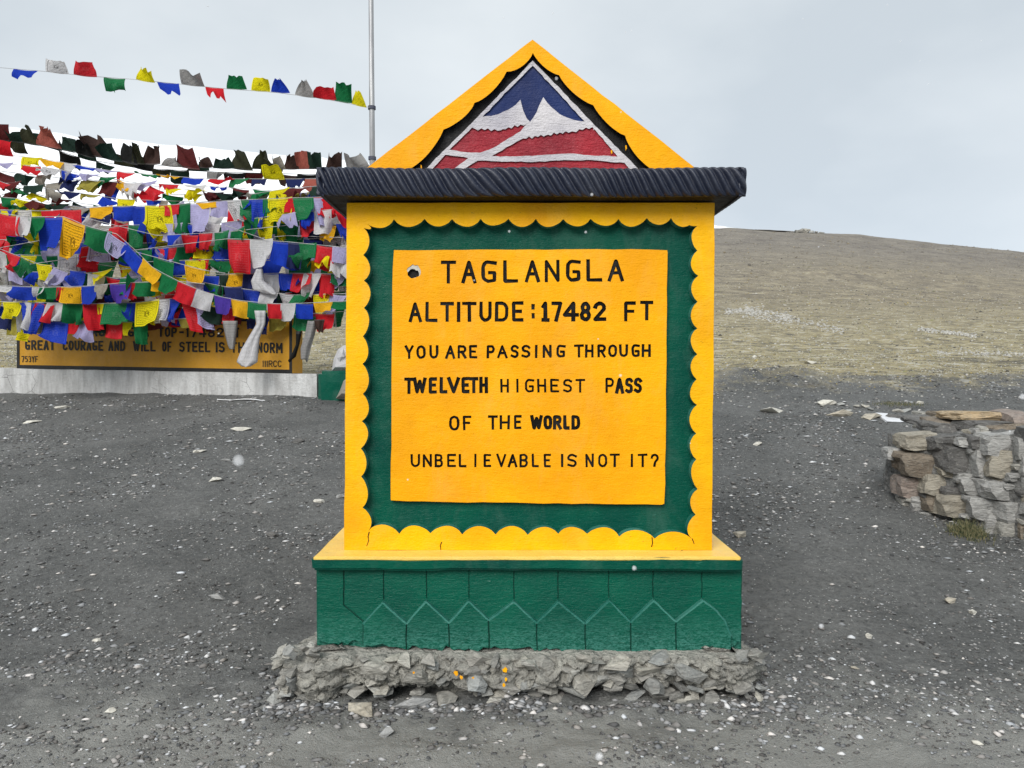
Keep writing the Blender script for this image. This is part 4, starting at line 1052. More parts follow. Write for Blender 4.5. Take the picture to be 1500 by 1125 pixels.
n_ = len(pts_b); vs = pts_b + pts_t + [p + dv for p in pts_t] + [p + dv for p in pts_b]
fs = []
for i in range(n_ - 1):
    for a in range(3): fs.append((a * n_ + i, a * n_ + i + 1, (a + 1) * n_ + i + 1, (a + 1) * n_ + i))
fs.append((n_ - 1, 4 * n_ - 1, 3 * n_ - 1, 2 * n_ - 1)); fs.append((0, n_, 2 * n_, 3 * n_))
o = mesh_obj('low_wall', vs, fs, LW.m, loc=tuple(pts_b[n_ // 2])); tag(o, 'low whitewashed concrete wall with hairline cracks below the painted board', 'wall')
# board
B0 = at(25, 539, 13.45); B1 = at(429, 546.5, 11.55)
bdir = Vector((B1.x - B0.x, B1.y - B0.y, 0)).normalized(); bn = Vector((bdir.y, -bdir.x, 0))
if bn.y > 0: bn = -bn
def onb(px, py, off=0.0):
    d = ray(px, py); p0 = B0 + bn * off; t = (p0 - Vector((0, 0, EYE))).dot(bn) / d.dot(bn)
    return Vector((0, 0, EYE)) + d * t
board = thing('painted_board', tuple((B0 + B1) / 2), 'ochre concrete board with black border and slogan, half hidden by prayer flags', 'sign')
OCH = paint('ochre_board_paint', (.56, .275, .012), (.47, .23, .012), .5, .003, .3, seed=2, bevel=.003)
BBL = simple('board_black_paint', (.012, .011, .010), (.02, .02, .02), .5)
thick = -bn * .26
q = [onb(25, 539.5), onb(428, 547), onb(428, 466), onb(25, 464)]
prism('slab', q, thick, OCH, board)
inner = [onb(29, 534.5, .0), onb(424, 541.5, .0), onb(424, 471, .0), onb(29, 469, .0)]
outr = q
vs = [p + bn * .006 for p in outr + inner]; fs = [(i, (i + 1) % 4, (i + 1) % 4 + 4, i + 4) for i in range(4)]
vs += [p for p in outr + inner]; fs += [(i, i + 8, (i + 1) % 4 + 8, (i + 1) % 4) for i in range(4)] + [(i + 4, (i + 1) % 4 + 4, (i + 1) % 4 + 12, i + 12) for i in range(4)]
mesh_obj('border', vs, fs, BBL, board)
def board_text_multi(ws, yt0, yb0, yt1, yb1, w):
    for txt, x0, x1 in ws:
        widths = [.45 if c in 'I!' else (1.25 if c in 'MW' else 1) for c in txt]; tot = sum(widths); x = x0
        for c, wd in zip(txt, widths):
            cw = (x1 - x0) * wd / tot; t = (x - 30) / 390; vs = []; fs = []
            for poly in glyph_polys(c, x + cw * .06, x + cw * .9, yt0 + (yt1 - yt0) * t, yb0 + (yb1 - yb0) * t, w, lambda a, b: (a, b), .08):
                k = len(vs); off = .006 + .003 * random.random(); vs += [onb(a, b, off) for a, b in poly]; fs.append(list(range(k, k + len(poly))))
            mesh_obj('letter', vs, fs, BBL, board); x += cw
board_text_multi([('TAGLANGLA', 122, 219), ('TOP', 231, 260), ('-', 262, 270), ('!7482', 272, 329), ('FT', 337, 351)], 478, 492, 480.5, 495, 2.7)
board_text_multi([('GREAT', 36, 81), ('COURAGE', 91, 152), ('AND', 158, 184), ('WILL', 194, 229), ('OF', 237, 252), ('STEEL', 262, 309), ('IS', 315, 330), ('THE', 337, 370), ('NORM', 376, 415)], 498, 512.5, 502, 517.5, 2.6)
board_text_multi([('753YF', 31, 56)], 521.5, 530.5, 521.5, 530.5, 1.15)
board_text_multi([('!!!RCC', 384, 413)], 528, 537.5, 528, 537.5, 1.2)
# green block at the end of the low wall, white cloth leaning on it
gb = rough_box('green_block', (at(465, 560, 11.0).x, at(560, 560, 11.0).x, 11.0, 11.5, at(480, 588, 11).z - .15, at(480, 543, 11).z), GRN, None, 2, .012, 8, .05)
tag(gb, 'green painted concrete block at the right end of the low white wall', 'block')
def blob_cloth(name, pts, Y, mat, label, cat, thick=.1, seed=0):
    n = len(pts); cx = sum(p[0] for p in pts) / n; cy = sum(p[1] for p in pts) / n; vs = []; r_ = random.Random(seed)
    for ring, (k, d) in enumerate(((1, 0), (.75, -thick * .8), (.4, -thick * 1.1), (.05, -thick * 1.0))):
        for p in pts:
            j = r_.uniform(-.3, .3) * thick if ring else 0
            vs.append(at(cx + (p[0] - cx) * k, cy + (p[1] - cy) * k, Y + d + j))
    fs = [(a * n + i, a * n + (i + 1) % n, (a + 1) * n + (i + 1) % n, (a + 1) * n + i) for a in range(3) for i in range(n)]
    fs.append([3 * n + i for i in range(n)])
    m = len(vs); vs += [at(p[0], p[1], Y + .06) for p in pts]
    fs += [(i, m + i, m + (i + 1) % n, (i + 1) % n) for i in range(n)] + [[m + i for i in range(n)]]
    o = mesh_obj(name, vs, [q[::-1] for q in fs], mat, loc=tuple(at(cx, max(p[1] for p in pts), Y)), smooth=False)
    return tag(o, label, cat)
blob_cloth('white_sack', [(486, 543), (489, 525), (495, 512), (503, 506), (515, 505), (525, 520), (525, 543)], 11.25, FLAG['white'], 'white cloth bundle sitting on the green block beside the monument', 'sack', .14, 3)
blob_cloth('rag', [(492, 584), (498, 572), (503, 558), (512, 550), (518, 575), (515, 586)], 10.9, FLAG['beige'], 'dirty pale rag on the ground against the green block', 'rag', .08, 5)
for (x0, y0, x1, y1, w_, lb) in ((318, 586.5, 388, 588, 1.6, 'thin strip of white ice on the gravel in front of the low wall'),):
    g0 = G(x0, y0); g1 = G(x1, y1); n = 14; vs = []; 
    for i in range(n):
        t = i / (n - 1); wv = .05 * math.sin(math.pi * t) * random.uniform(.6, 1.3) + .004
        p = g0.lerp(g1, t); z = float(height(p.x, p.y)) + .012; vs += [(p.x, p.y - wv, z), (p.x, p.y + wv, z + .006)]
    o = mesh_obj('ice_strip', vs, [(2 * i, 2 * i + 2, 2 * i + 3, 2 * i + 1) for i in range(n - 1)], bpy.data.materials['fresh_snow'], loc=tuple(g0)); tag(o, lb, 'ice')

# ================================================================== flag pole
pt = at(541.5, -260, 12.4); pb = at(548, 600, 12.4)
pb = Vector((pb.x, 12.4, float(height(pb.x, 12.4)) - .1))
def tube(p0, p1, r0, r1, n=14):
    d = (p1 - p0).normalized(); a = d.orthogonal().normalized(); b = d.cross(a); vs = []
    for p, r_ in ((p0, r0), (p1, r1)):
        vs += [p + (a * math.cos(2 * math.pi * i / n) + b * math.sin(2 * math.pi * i / n)) * r_ for i in range(n)]
    return vs, [(i, (i + 1) % n, (i + 1) % n + n, i + n) for i in range(n)] + [list(range(n))[::-1], list(range(n, 2 * n))]
pole = thing('flag_pole', tuple(pb), 'tall slim grey metal pole rising behind the left of the gable', 'pole')
PM = NT('galvanised_pole'); PM.done(PM.mix(PM.ramp(PM.noise(PM.coord((8, 8, .6), src='World'), 2, 5), [(.4, 0), (.62, 1)]), (.30, .30, .31), (.50, .50, .50)), .45, PM.bump(PM.noise(PM.coord(src='World'), 40, 3), .3, .004)); PM.b.inputs['Metallic'].default_value = .35
v, f = tube(pb, pt, .052, .034); mesh_obj('shaft', v, f, PM.m, pole, smooth=True)
for py in (158, 232):
    c0 = pb.lerp(pt, (pb.z - at(545, py, 12.4).z) / (pb.z - pt.z)); d_ = (pt - pb).normalized()
    v, f = tube(c0 - d_ * .025, c0 + d_ * .025, .062, .062); mesh_obj('cord_clamp', v, f, simple('clamp_navy%d' % py, (.05, .06, .1), (.1, .1, .12)), pole)

# ================================================================== prayer flags
def flag_mesh(u0, u1, h, th0, bend, wave, gather, shear, seed, nx=7, ny=7, ragged=0.0, zspread=0.0):
    """u0,u1: cord end points; h: drop; th0: swing angle round the cord (0 = hanging, pi = blown straight up)"""
    r_ = random.Random(seed); vs = []; uv = []; fs = []
    ph, ph2 = r_.uniform(0, 6.28), r_.uniform(0, 6.28); fr_ = r_.uniform(1.0, 2.1)
    ax = (u1 - u0); w = ax.length; ax = ax / w
    side = Vector((0, 0, 1)); fwd = ax.cross(side).normalized()
    if fwd.y > 0: fwd = -fwd                      # towards the viewer's side of the string
    up = Vector((0, 0, 1)); gx = r_.uniform(.3, .7); fold = r_.gauss(0, .45); curl = r_.uniform(0, 1) ** 3 * 1.6 * r_.choice([-1, 1])
    for i in range(nx + 1):
        u = i / nx; p = u0.lerp(u1, u) + Vector((0, 0, -.03 * w * math.sin(math.pi * u))); prev = Vector(p)
        for k in range(ny + 1):
            v_ = k / ny
            if k:
                th = th0 + bend * v_ + fold * (u - .5) * 2 * v_ + curl * max(0, v_ - .55) * 2 * (u if fold > 0 else 1 - u) + wave * math.sin(2 * math.pi * u * fr_ + ph + 2.2 * v_) * v_ + .5 * wave * math.sin(5 * u + 3 * v_ + ph2)
                step = h / ny * (1 + (ragged * r_.uniform(-1, .3) if k == ny else 0))
                prev = prev + (-up * math.cos(th) + fwd * math.sin(th)) * step + ax * shear * step
            q = Vector(prev)
            g = gather * v_ ** 1.3
            q = q + ax * ((gx - u) * w * g)
            q = q + fwd * (.05 * w * math.sin(2 * math.pi * u * fr_ * 1.5 + ph2) * v_ * (1 + 2 * gather))
            vs.append(q); uv.append((u, 1 - v_))
    for i in range(nx):
        for k in range(ny): a = i * (ny + 1) + k; fs.append((a, a + ny + 1, a + ny + 2, a + 1))
    return vs, fs, uv
def cord_mesh(pts, rad=.004):
    vs = []; fs = []; n = 5
    for i, p in enumerate(pts):
        for k in range(n): vs.append(p + Vector((0, math.cos(2 * math.pi * k / n), math.sin(2 * math.pi * k / n))) * rad)
        if i:
            for k in range(n): fs.append(((i - 1) * n + k, (i - 1) * n + (k + 1) % n, i * n + (k + 1) % n, i * n + k))
    return vs, fs
GRP = 'strings of prayer flags beside the monument'
def flag_string(label, cord, flags, Y0, Y1=None, cord_mat=CORD, seed=0, rad=.005):
    """cord: pixel polyline; flags: list of dict(x0,x1,h,col,th,...) in pixels along x"""
    Y1 = Y0 if Y1 is None else Y1
    xs = [p[0] for p in cord]; ys = [p[1] for p in cord]
    def cp(px):
        t = (px - xs[0]) / (xs[-1] - xs[0]); return at(px, float(np.interp(px, xs, ys)), Y0 + (Y1 - Y0) * t)
    N = 50; pts = [cp(xs[0] + (xs[-1] - xs[0]) * i / N) for i in range(N + 1)]
    root = thing('prayer_flag_string', tuple(pts[N // 2]), label, 'prayer flags', GRP)
    vs, fs = cord_mesh(pts, rad); mesh_obj('cord', vs, fs, cord_mat, root)
    for i, d in enumerate(flags):
        a, b = cp(d['x0']), cp(d['x1']); s = a.y / F; b = b + Vector((0, 0, d.get('tilt', 0) * (b - a).length))
        vs, fs, uv = flag_mesh(a, b, d['h'] * s, d.get('th', 0), d.get('bend', .2), d.get('wave', .25), d.get('gather', .05), d.get('shear', 0), seed * 100 + i, ragged=d.get('ragged', 0), nx=d.get('nx', 7))
        mesh_obj('flag', vs, fs, FLAG[d['col']], root, uvs=uv, smooth=True)
    return root
_rp = random.Random(31)
def fl(cx, w, h, col, th=0, **k):
    if col in ('blue', 'white', 'red', 'green', 'yellow', 'lilac', 'gold') and _rp.random() < .4 and h > 15: col += 'P'
    if h > 15 and 'tilt' not in k: k['tilt'] = _rp.gauss(0, .05)
    k.setdefault('wave', _rp.uniform(.15, .55))
    return dict(x0=cx - w / 2, x1=cx + w / 2, h=h, col=col, th=th, **k)

# sky string
sk = [(-40, 96), (0, 99), (60, 104), (125, 111), (200, 116.5), (330, 130), (400, 135), (470, 144), (545, 158)]
up = math.pi
flag_string('topmost string of fifteen small flags crossing the open sky to the pole', sk, [
 fl(38, 36, 15, 'blue', .5, wave=.5), fl(84, 34, 18, 'white', up - .5, wave=.3, shear=.1), fl(125, 34, 21, 'red', up - .8, wave=.7, shear=.35), fl(168, 32, 20, 'green', .5, bend=-1.2, wave=.6, gather=.1),
 fl(213, 28, 20, 'yellow', up - .7, wave=.6, gather=.3, shear=.3), fl(246, 32, 20, 'blue', .4, gather=.15, shear=.4, wave=.4), fl(283, 34, 21, 'grey', up - .7, wave=.5), fl(314, 27, 24, 'red', .6, gather=.15, wave=.5, shear=.3),
 fl(347, 30, 19, 'green', up - .6, wave=.4, gather=.3), fl(382, 28, 20, 'yellowP', up - .4, wave=.3, shear=.1), fl(411, 28, 19, 'blue', up - .5, gather=.7, wave=.3), fl(447, 30, 23, 'grey', up - .4, gather=.75, wave=.5),
 fl(476, 34, 18, 'red', up - .7, wave=.6, gather=.2), fl(503, 26, 28, 'green', up - .5, wave=.4, shear=.1), fl(526, 22, 22, 'yellow', up - .4, gather=.7, wave=.5)], 12.35, 12.35, rad=.004, seed=1)

rf = random.Random(77)
# dark tattered string
tat = [(5, 28, 22, 'maroon'), (25, 34, 14, 'moss'), (48, 26, 24, 'olive'), (72, 38, 26, 'coral'), (104, 34, 18, 'moss'), (125, 26, 22, 'black'), (140, 26, 30, 'brown'), (165, 30, 22, 'moss'), (190, 24, 24, 'black'), (203, 20, 26, 'olive'), (221, 28, 24, 'brown'), (252, 32, 14, 'grey'), (276, 34, 28, 'maroon'), (303, 20, 14, 'brown'), (328, 32, 13, 'moss'), (355, 32, 26, 'olive'), (386, 34, 24, 'olive'), (410, 18, 18, 'beige'), (427, 24, 20, 'brown'), (447, 24, 24, 'coral'), (462, 20, 22, 'moss'), (489, 24, 22, 'brown'), (526, 36, 20, 'grey')]
flag_string('string of dark tattered weathered flags flapping up along the snow skyline', [(-30, 200), (0, 205), (60, 213), (120, 226), (200, 240), (300, 246), (420, 248), (560, 246)],
 [fl(x, w, h * 1.15, c, up - rf.uniform(.1, .8), wave=.7, gather=rf.uniform(.1, .6), ragged=.5, shear=rf.uniform(-.2, .3)) for x, w, h, c in tat], 13.2, 12.5, seed=2, cord_mat=BBL)
flag_string('second dark string of limp blackened flags right under the tattered ones', [(-30, 196), (0, 199), (60, 212), (120, 232), (200, 246), (320, 252), (480, 256), (600, 250)],
 [fl(x, rf.uniform(26, 36), rf.uniform(12, 22), rf.choice(['black', 'olive', 'moss', 'brown', 'maroon', 'grey', 'moss', 'black']), rf.uniform(-.6, .6) + (up if rf.random() < .45 else 0), wave=.7, gather=rf.uniform(0, .4), ragged=.6) for x in range(20, 560, 27)], 13.4, 12.7, seed=3, cord_mat=BBL)
bright = ['blue', 'white', 'red', 'green', 'yellow']
def auto(xa, xb, w, h, cols, thr=(-.3, .4), seedx=0, gap=0, **k):
    r_ = random.Random(seedx); x = xa; res = []; i = r_.randrange(5)
    while x < xb:
        ww = w * r_.uniform(.8, 1.15); c = cols[i % len(cols)] if r_.random() < .85 else r_.choice(cols); i += 1
        if c in bright and r_.random() < .45: c += 'P'
        kw = dict(wave=r_.uniform(.15, .75), gather=r_.uniform(0, .25) if r_.random() < .75 else r_.uniform(.3, .6), shear=r_.choice([0, r_.uniform(-.15, .15), r_.uniform(-.5, .5)]), ragged=.12, tilt=r_.gauss(0, .12)); kw.update(k)
        res.append(dict(x0=x, x1=x + ww, h=h * r_.uniform(.8, 1.2), col=c, th=r_.uniform(*thr), **kw)); x += ww + gap * r_.random()
    return res
old = ['blue', 'white', 'red', 'green', 'yellow', 'maroon', 'moss', 'beige', 'navy', 'ochre']
flag_string('high string of small bright flags with a white cloth near its left end', [(-40, 222), (60, 232), (160, 250), (300, 262), (440, 262), (600, 258)],
 [fl(6, 28, 24, 'red', up - .7), fl(48, 30, 20, 'yellowP', .6, wave=.5), fl(78, 32, 15, 'gold', .9), fl(100, 26, 32, 'white', .2, gather=.2), fl(128, 30, 12, 'blue', 1.0), fl(158, 30, 10, 'lilac', 1.1), fl(185, 26, 18, 'red', .7, gather=.4), fl(218, 32, 12, 'green', 1.1), fl(250, 32, 12, 'gold', 1.2), fl(284, 30, 15, 'blue', .8), fl(326, 36, 13, 'red', 1.0), fl(352, 26, 18, 'green', .7), fl(380, 22, 14, 'navy', .6), fl(402, 30, 22, 'yellowP', up - .7), fl(433, 28, 20, 'navy', .5, gather=.4), fl(460, 26, 24, 'coral', .3)], 12.9, 12.3, seed=4)
flag_string('sparse string of half furled flags, dark green at its left end', [(-40, 246), (100, 262), (250, 285), (420, 283), (600, 278)], auto(-30, 560, 28, 21, old, (.2, 1.2), 5, 5), 12.8, 12.2, seed=5)
flag_string('thin string of rolled flags across the snow with a printed yellow flag midway', [(-40, 262), (60, 275), (180, 292), (300, 296), (420, 276), (600, 262)],
  auto(-30, 170, 28, 19, old, (.3, 1.3), 6, 4) + [fl(185, 26, 20, 'yellowP', .3), fl(225, 22, 14, 'blue', .4, gather=.5), fl(240, 14, 26, 'beige', .1, gather=.5, ragged=.5)] + auto(370, 560, 28, 22, old, (.2, 1.0), 61, 2), 12.6, 12.1, seed=6)
flag_string('string of small old flags just above the dense curtain of flags on the left', [(-40, 285), (40, 292), (120, 304), (200, 318)], auto(-30, 190, 26, 18, old, (.1, 1.1), 7, 2), 12.5, 12.3, seed=7)
flag_string('lowest of the loose strings at left, sagging from dark flags to maroon ones', [(-40, 252), (60, 286), (120, 298), (180, 305), (260, 306)], auto(-30, 190, 26, 18, old, (.2, 1.2), 8, 2), 12.55, 12.4, seed=8)

# dense curtain, back to front (rows of the curtain hide one another's cords)
full = ['blue', 'white', 'red', 'green', 'yellow', 'lilac']
rows = [
 (300, 303, 296, 50, 'topmost row of the dense curtain, blue and white flags bunched behind the first bright row', 12.3, 30),
 (330, 338, 322, 46, 'row of green and red flags behind the large blue and gold ones', 12.2, 30),
 (352, 357, 345, 44, 'row of mixed flags behind the printed yellow one at the left', 12.1, 30),
 (376, 383, 372, 42, 'row behind the large red, white and blue trio of flags', 12.0, 28),
 (400, 407, 398, 42, 'row of shaded flags behind the sloping foremost garland', 11.92, 30),
 (425, 432, 424, 40, 'back row of the lower curtain, mostly hidden by printed flags', 11.85, 30),
 (444, 450, 444, 34, 'lowest back row of plain flags hanging over the top of the painted board', 11.8, 29)]
for i, (a, b, c_, h_, lb, Y_, w_) in enumerate(rows):
    dark_mix = full + ['green', 'navy', 'moss', 'maroon'] if i in (1, 4, 5) else full
    flag_string(lb, [(-50, a - 3), (150, b), (330, (b + c_) / 2 + 3), (600, c_)], auto(-45, 590 if i < 5 else 490, w_, h_ * (1.15 if i < 6 else .75), dark_mix, (-.5, .7), 20 + i), Y_ + .2, Y_ - .1, seed=20 + i)

flag_string('bright upper row with tilted yellow and lilac flags under the snow gap', [(-40, 306), (60, 309), (150, 303), (250, 300), (330, 294), (420, 290), (600, 285)],
 [fl(8, 36, 8, 'yellow', .2), fl(8, 34, 40, 'blue', .1), fl(35, 22, 34, 'white'), fl(75, 30, 16, 'red', .2), fl(104, 30, 22, 'red', .1), fl(148, 34, 18, 'gold', .1), fl(182, 34, 22, 'blue'), fl(205, 24, 42, 'blue'), fl(231, 38, 40, 'yellowP', .1, shear=.22, gather=0), fl(248, 30, 16, 'red'), fl(268, 22, 46, 'green'), fl(288, 38, 46, 'lilac', .1, shear=.08, gather=0, wave=.22), fl(303, 32, 10, 'gold', .2), fl(320, 26, 24, 'lilac'), fl(340, 24, 34, 'white', shear=.4, gather=.2), fl(356, 30, 46, 'green', shear=.5, gather=.1), fl(360, 18, 16, 'blue', shear=-.2), fl(378, 20, 46, 'blue'), fl(396, 22, 22, 'green'), fl(410, 36, 38, 'yellow', .1, gather=0), fl(417, 24, 22, 'red', shear=.2), fl(440, 38, 34, 'green', .1, shear=.15), fl(463, 24, 44, 'lilac', shear=.35), fl(470, 22, 32, 'red', shear=.3), fl(492, 26, 26, 'red', shear=.5), fl(520, 30, 40, 'blue')], 12.0, 11.7, seed=30)
flag_string('row with the printed yellow and pink flags left of the sloping garland', [(-40, 372), (60, 374), (120, 372), (200, 366), (260, 362), (420, 345), (600, 352)],
 [fl(9, 26, 28, 'green'), fl(22, 16, 26, 'blue'), fl(40, 30, 24, 'yellowP', gather=0), fl(69, 30, 24, 'green', gather=0), fl(100, 30, 30, 'whiteP', gather=0), fl(132, 32, 34, 'red'), fl(192, 30, 22, 'blue'), fl(211, 24, 26, 'green'), fl(232, 30, 34, 'blue'), fl(246, 30, 34, 'red', gather=0), fl(272, 26, 26, 'green'), fl(300, 30, 22, 'yellowP'), fl(325, 22, 30, 'blue')], 11.95, 11.7, seed=31)
flag_string('row ending in the large red, white and blue trio near the monument', [(-40, 398), (200, 366), (330, 350), (350, 350), (385, 352), (420, 354), (600, 372)],
 [fl(350, 33, 50, 'red', gather=0, wave=.25), fl(383, 34, 42, 'white', gather=0, wave=.25), fl(414, 34, 40, 'blue', shear=.12, gather=0, wave=.25), fl(448, 32, 24, 'green'), fl(432, 20, 40, 'navy'), fl(475, 28, 28, 'red'), fl(500, 26, 24, 'lilac'), fl(530, 30, 30, 'green')], 11.62, 11.42, seed=32)
flag_string('short row of printed yellow, blue and dark green flags in the middle of the curtain', [(200, 384), (300, 380), (420, 382), (600, 376)],
 [fl(287, 34, 24, 'yellowP', gather=0), fl(258, 26, 26, 'blue'), fl(322, 32, 16, 'green'), fl(440, 32, 22, 'green'), fl(462, 24, 20, 'gold'), fl(474, 30, 16, 'red', shear=.3), fl(490, 17, 30, 'yellowP', shear=-.1), fl(506, 18, 30, 'moss'), fl(300, 18, 14, 'red')], 11.8, 11.6, seed=33)
flag_string('row of yellow and blue flags below the middle row, crossed by a white scarf', [(220, 405), (300, 402), (420, 400), (600, 402)],
 [fl(281, 28, 22, 'yellowP'), fl(307, 28, 24, 'blue'), fl(330, 18, 32, 'moss'), fl(346, 30, 24, 'gold'), fl(364, 16, 26, 'navy'), fl(395, 28, 26, 'white'), fl(424, 32, 26, 'blueP', shear=.1), fl(443, 28, 30, 'redP', .3, gather=0), fl(458, 26, 38, 'white', .3, shear=-.1, gather=.5), fl(478, 24, 36, 'red'), fl(494, 28, 22, 'lilac', shear=-.3), fl(500, 30, 18, 'green'), fl(520, 30, 30, 'red')], 11.75, 11.55, seed=34)
flag_string('foremost garland sloping from large blue and gold flags down to small ones', [(-50, 308), (0, 312), (40, 318), (92, 317), (104, 321), (126, 331), (165, 341), (172, 343), (200, 380 - 12), (225, 393), (262, 412), (290, 424), (320, 434), (350, 440), (400, 445), (450, 444), (520, 440), (600, 430)],
 [fl(12, 34, 30, 'redP'), fl(35, 22, 30, 'white'), fl(54, 24, 34, 'green'), fl(73, 38, 48, 'blue', gather=0, wave=.22), fl(108, 33, 60, 'gold', shear=-.06, gather=0, wave=.22), fl(145, 38, 34, 'green', gather=0), fl(173, 30, 30, 'lilac', shear=-.35, gather=0, wave=.22), fl(198, 30, 28, 'blue', shear=-.45, gather=0, wave=.22), fl(223, 27, 27, 'gold', shear=-.45, gather=0, wave=.22), fl(249, 25, 28, 'green', shear=-.35, gather=0, wave=.22), fl(274, 27, 30, 'red', shear=-.25, gather=0, wave=.22), fl(301, 25, 28, 'white', shear=-.25, gather=0, wave=.22), fl(326, 25, 26, 'purple', gather=0, wave=.22), fl(350, 25, 25, 'gold', shear=.1, gather=.1), fl(377, 27, 24, 'greenP', gather=0, wave=.22), fl(402, 21, 22, 'red', gather=0, wave=.22), fl(422, 22, 26, 'white', gather=0, wave=.22), fl(446, 25, 22, 'blue', gather=0, wave=.22), fl(473, 28, 14, 'gold', shear=.1, gather=.25), fl(500, 30, 12, 'green')], 11.35, 11.2, seed=35)
flag_string('level garland at the left with gold flag midway, ending at the sloping garland', [(-50, 415), (0, 418), (60, 421), (130, 419), (180, 414), (262, 412), (300, 416)],
 [fl(8, 40, 9, 'white'), fl(34, 32, 20, 'blue', gather=0), fl(56, 18, 16, 'white'), fl(72, 28, 18, 'green', gather=0), fl(88, 10, 20, 'red'), fl(104, 30, 24, 'gold', gather=0, wave=.22), fl(129, 24, 28, 'blue', gather=0, wave=.22), fl(146, 24, 20, 'beige', gather=.4), fl(177, 32, 28, 'purple', gather=0, wave=.22), fl(196, 14, 26, 'red'), fl(212, 28, 22, 'green'), fl(232, 20, 14, 'gold')], 11.45, 11.3, seed=36)
flag_string('lower garland of large printed flags, green and yellow ones hanging before the board', [(-50, 440), (0, 442), (60, 443), (130, 445), (200, 443), (262, 436), (300, 446), (420, 462), (520, 455)],
 [fl(18, 28, 26, 'yellowP', .1), fl(34, 24, 44, 'white', shear=.1), fl(46, 38, 46, 'blue', gather=.6, shear=.1), fl(66, 28, 28, 'red', shear=-.25, gather=0), fl(84, 30, 28, 'white', shear=-.35, gather=.1), fl(107, 30, 32, 'green', gather=.35), fl(134, 26, 40, 'red', shear=.15, gather=0), fl(149, 14, 16, 'yellow', gather=.3), fl(173, 42, 32, 'greenP', .1, shear=-.1, gather=0, wave=.22), fl(193, 14, 28, 'blue'), fl(216, 35, 36, 'yellowP', .1, gather=0, wave=.08), fl(239, 20, 34, 'whiteP', gather=0, shear=-.1), fl(256, 20, 34, 'blue', shear=-.25), fl(276, 24, 44, 'red', shear=.3, gather=.2), fl(294, 20, 36, 'lilac', shear=.3), fl(313, 26, 26, 'moss'), fl(332, 28, 26, 'red'), fl(385, 14, 34, 'navy'), fl(447, 32, 24, 'green', .1, gather=.1), fl(476, 28, 28, 'red', .1, gather=.25, ragged=.6)], 11.5, 11.35, seed=37)
flag_string('bottom fringe of printed blue, yellow and red flags covering the board lettering', [(-50, 462), (40, 466), (120, 470), (200, 472), (300, 464), (420, 464), (440, 464)],
 [fl(8, 24, 18, 'navy'), fl(20, 18, 26, 'ochre'), fl(34, 24, 34, 'yellowP'), fl(60, 12, 22, 'beige'), fl(82, 36, 34, 'blueP', .1, gather=0, wave=.08), fl(112, 30, 20, 'red'), fl(128, 20, 32, 'lilac', .2), fl(145, 26, 16, 'moss'), fl(167, 26, 24, 'redP', gather=0), fl(187, 14, 20, 'yellow'), fl(204, 22, 34, 'green', shear=.2, gather=.3), fl(270, 18, 14, 'ochre', shear=.3), fl(283, 12, 14, 'blue'), fl(308, 24, 22, 'maroon', shear=.2), fl(326, 18, 10, 'red'), fl(344, 20, 12, 'maroon'), fl(368, 14, 18, 'navy'), fl(386, 16, 24, 'blue'), fl(407, 26, 22, 'ochre', gather=0)], 11.6, 11.45, seed=38)
flag_string('short tangle of bright plain flags beside the monument under the rope moulding', [(380, 318), (440, 322), (520, 330), (600, 330)], auto(385, 560, 26, 24, ['green', 'green', 'red', 'gold', 'blue'], (-.2, .3), 91), 11.9, 11.7, seed=39)
flag_string('short printed row in the middle with a hanging lilac flag over it', [(120, 362), (145, 358), (165, 360), (300, 396), (330, 400)],
 [fl(145, 30, 24, 'lilacP', gather=0, wave=.22), fl(130, 22, 34, 'red'), fl(165, 14, 20, 'red', gather=.5), fl(186, 26, 20, 'green'), fl(240, 30, 26, 'green'), fl(285, 30, 22, 'gold')], 11.6, 11.5, seed=40)

flag_string('extra string of faded flags sagging low across the white snow gap', [(-40, 300), (30, 276), (120, 262), (260, 276), (400, 292), (600, 270)], auto(-30, 590, 27, 22, old, (.0, 1.1), 141, 10), 12.7, 12.15, seed=51)
flag_string('string of coloured flags crossing the snow gap from upper left to the roof', [(-40, 236), (60, 244), (200, 268), (330, 274), (460, 284), (600, 272)], auto(-30, 590, 26, 17, ['white', 'blue', 'maroon', 'green', 'gold', 'lilac', 'red'], (.2, 1.2), 142, 12), 12.75, 12.2, seed=52)
flag_string('slanting string of bright flags rising through the curtain toward the roof corner', [(-50, 372), (60, 352), (180, 330), (330, 326), (430, 312), (600, 296)], auto(130, 590, 27, 30, full, (-.4, .5), 143, 2), 11.98, 11.66, seed=53)
flag_string('slanting string low in the curtain falling from the middle to the right', [(120, 384), (220, 398), (330, 420), (430, 432), (600, 428)], auto(228, 590, 25, 30, full + ['green', 'navy'], (-.4, .5), 144, 2), 11.72, 11.5, seed=54)
_extra = [('tangled string of printed flags slanting over the left half of the curtain', [(-50, 345), (60, 388), (170, 408), (240, 402)], -45, 225, 30, 201, 11.62),
 ('tangled string of flags drooping between the trio and the monument', [(330, 330), (420, 362), (500, 376), (600, 380)], 435, 590, 28, 202, 11.58),
 ('tangled string in the upper middle sagging across the yellow printed flag row', [(120, 318), (230, 345), (330, 340), (420, 330)], 245, 345, 26, 203, 11.75),
 ('short bunched string of flags beneath the blue and gold pair at left', [(-50, 392), (40, 398), (130, 400), (200, 392)], -45, 165, 24, 204, 11.68)]
for lb, cd, xa, xb, hh, sd, yy in _extra:
    flag_string(lb, cd, auto(xa, xb, 25, hh, full, (-.5, .7), sd, 3), yy, yy - .12, seed=sd)
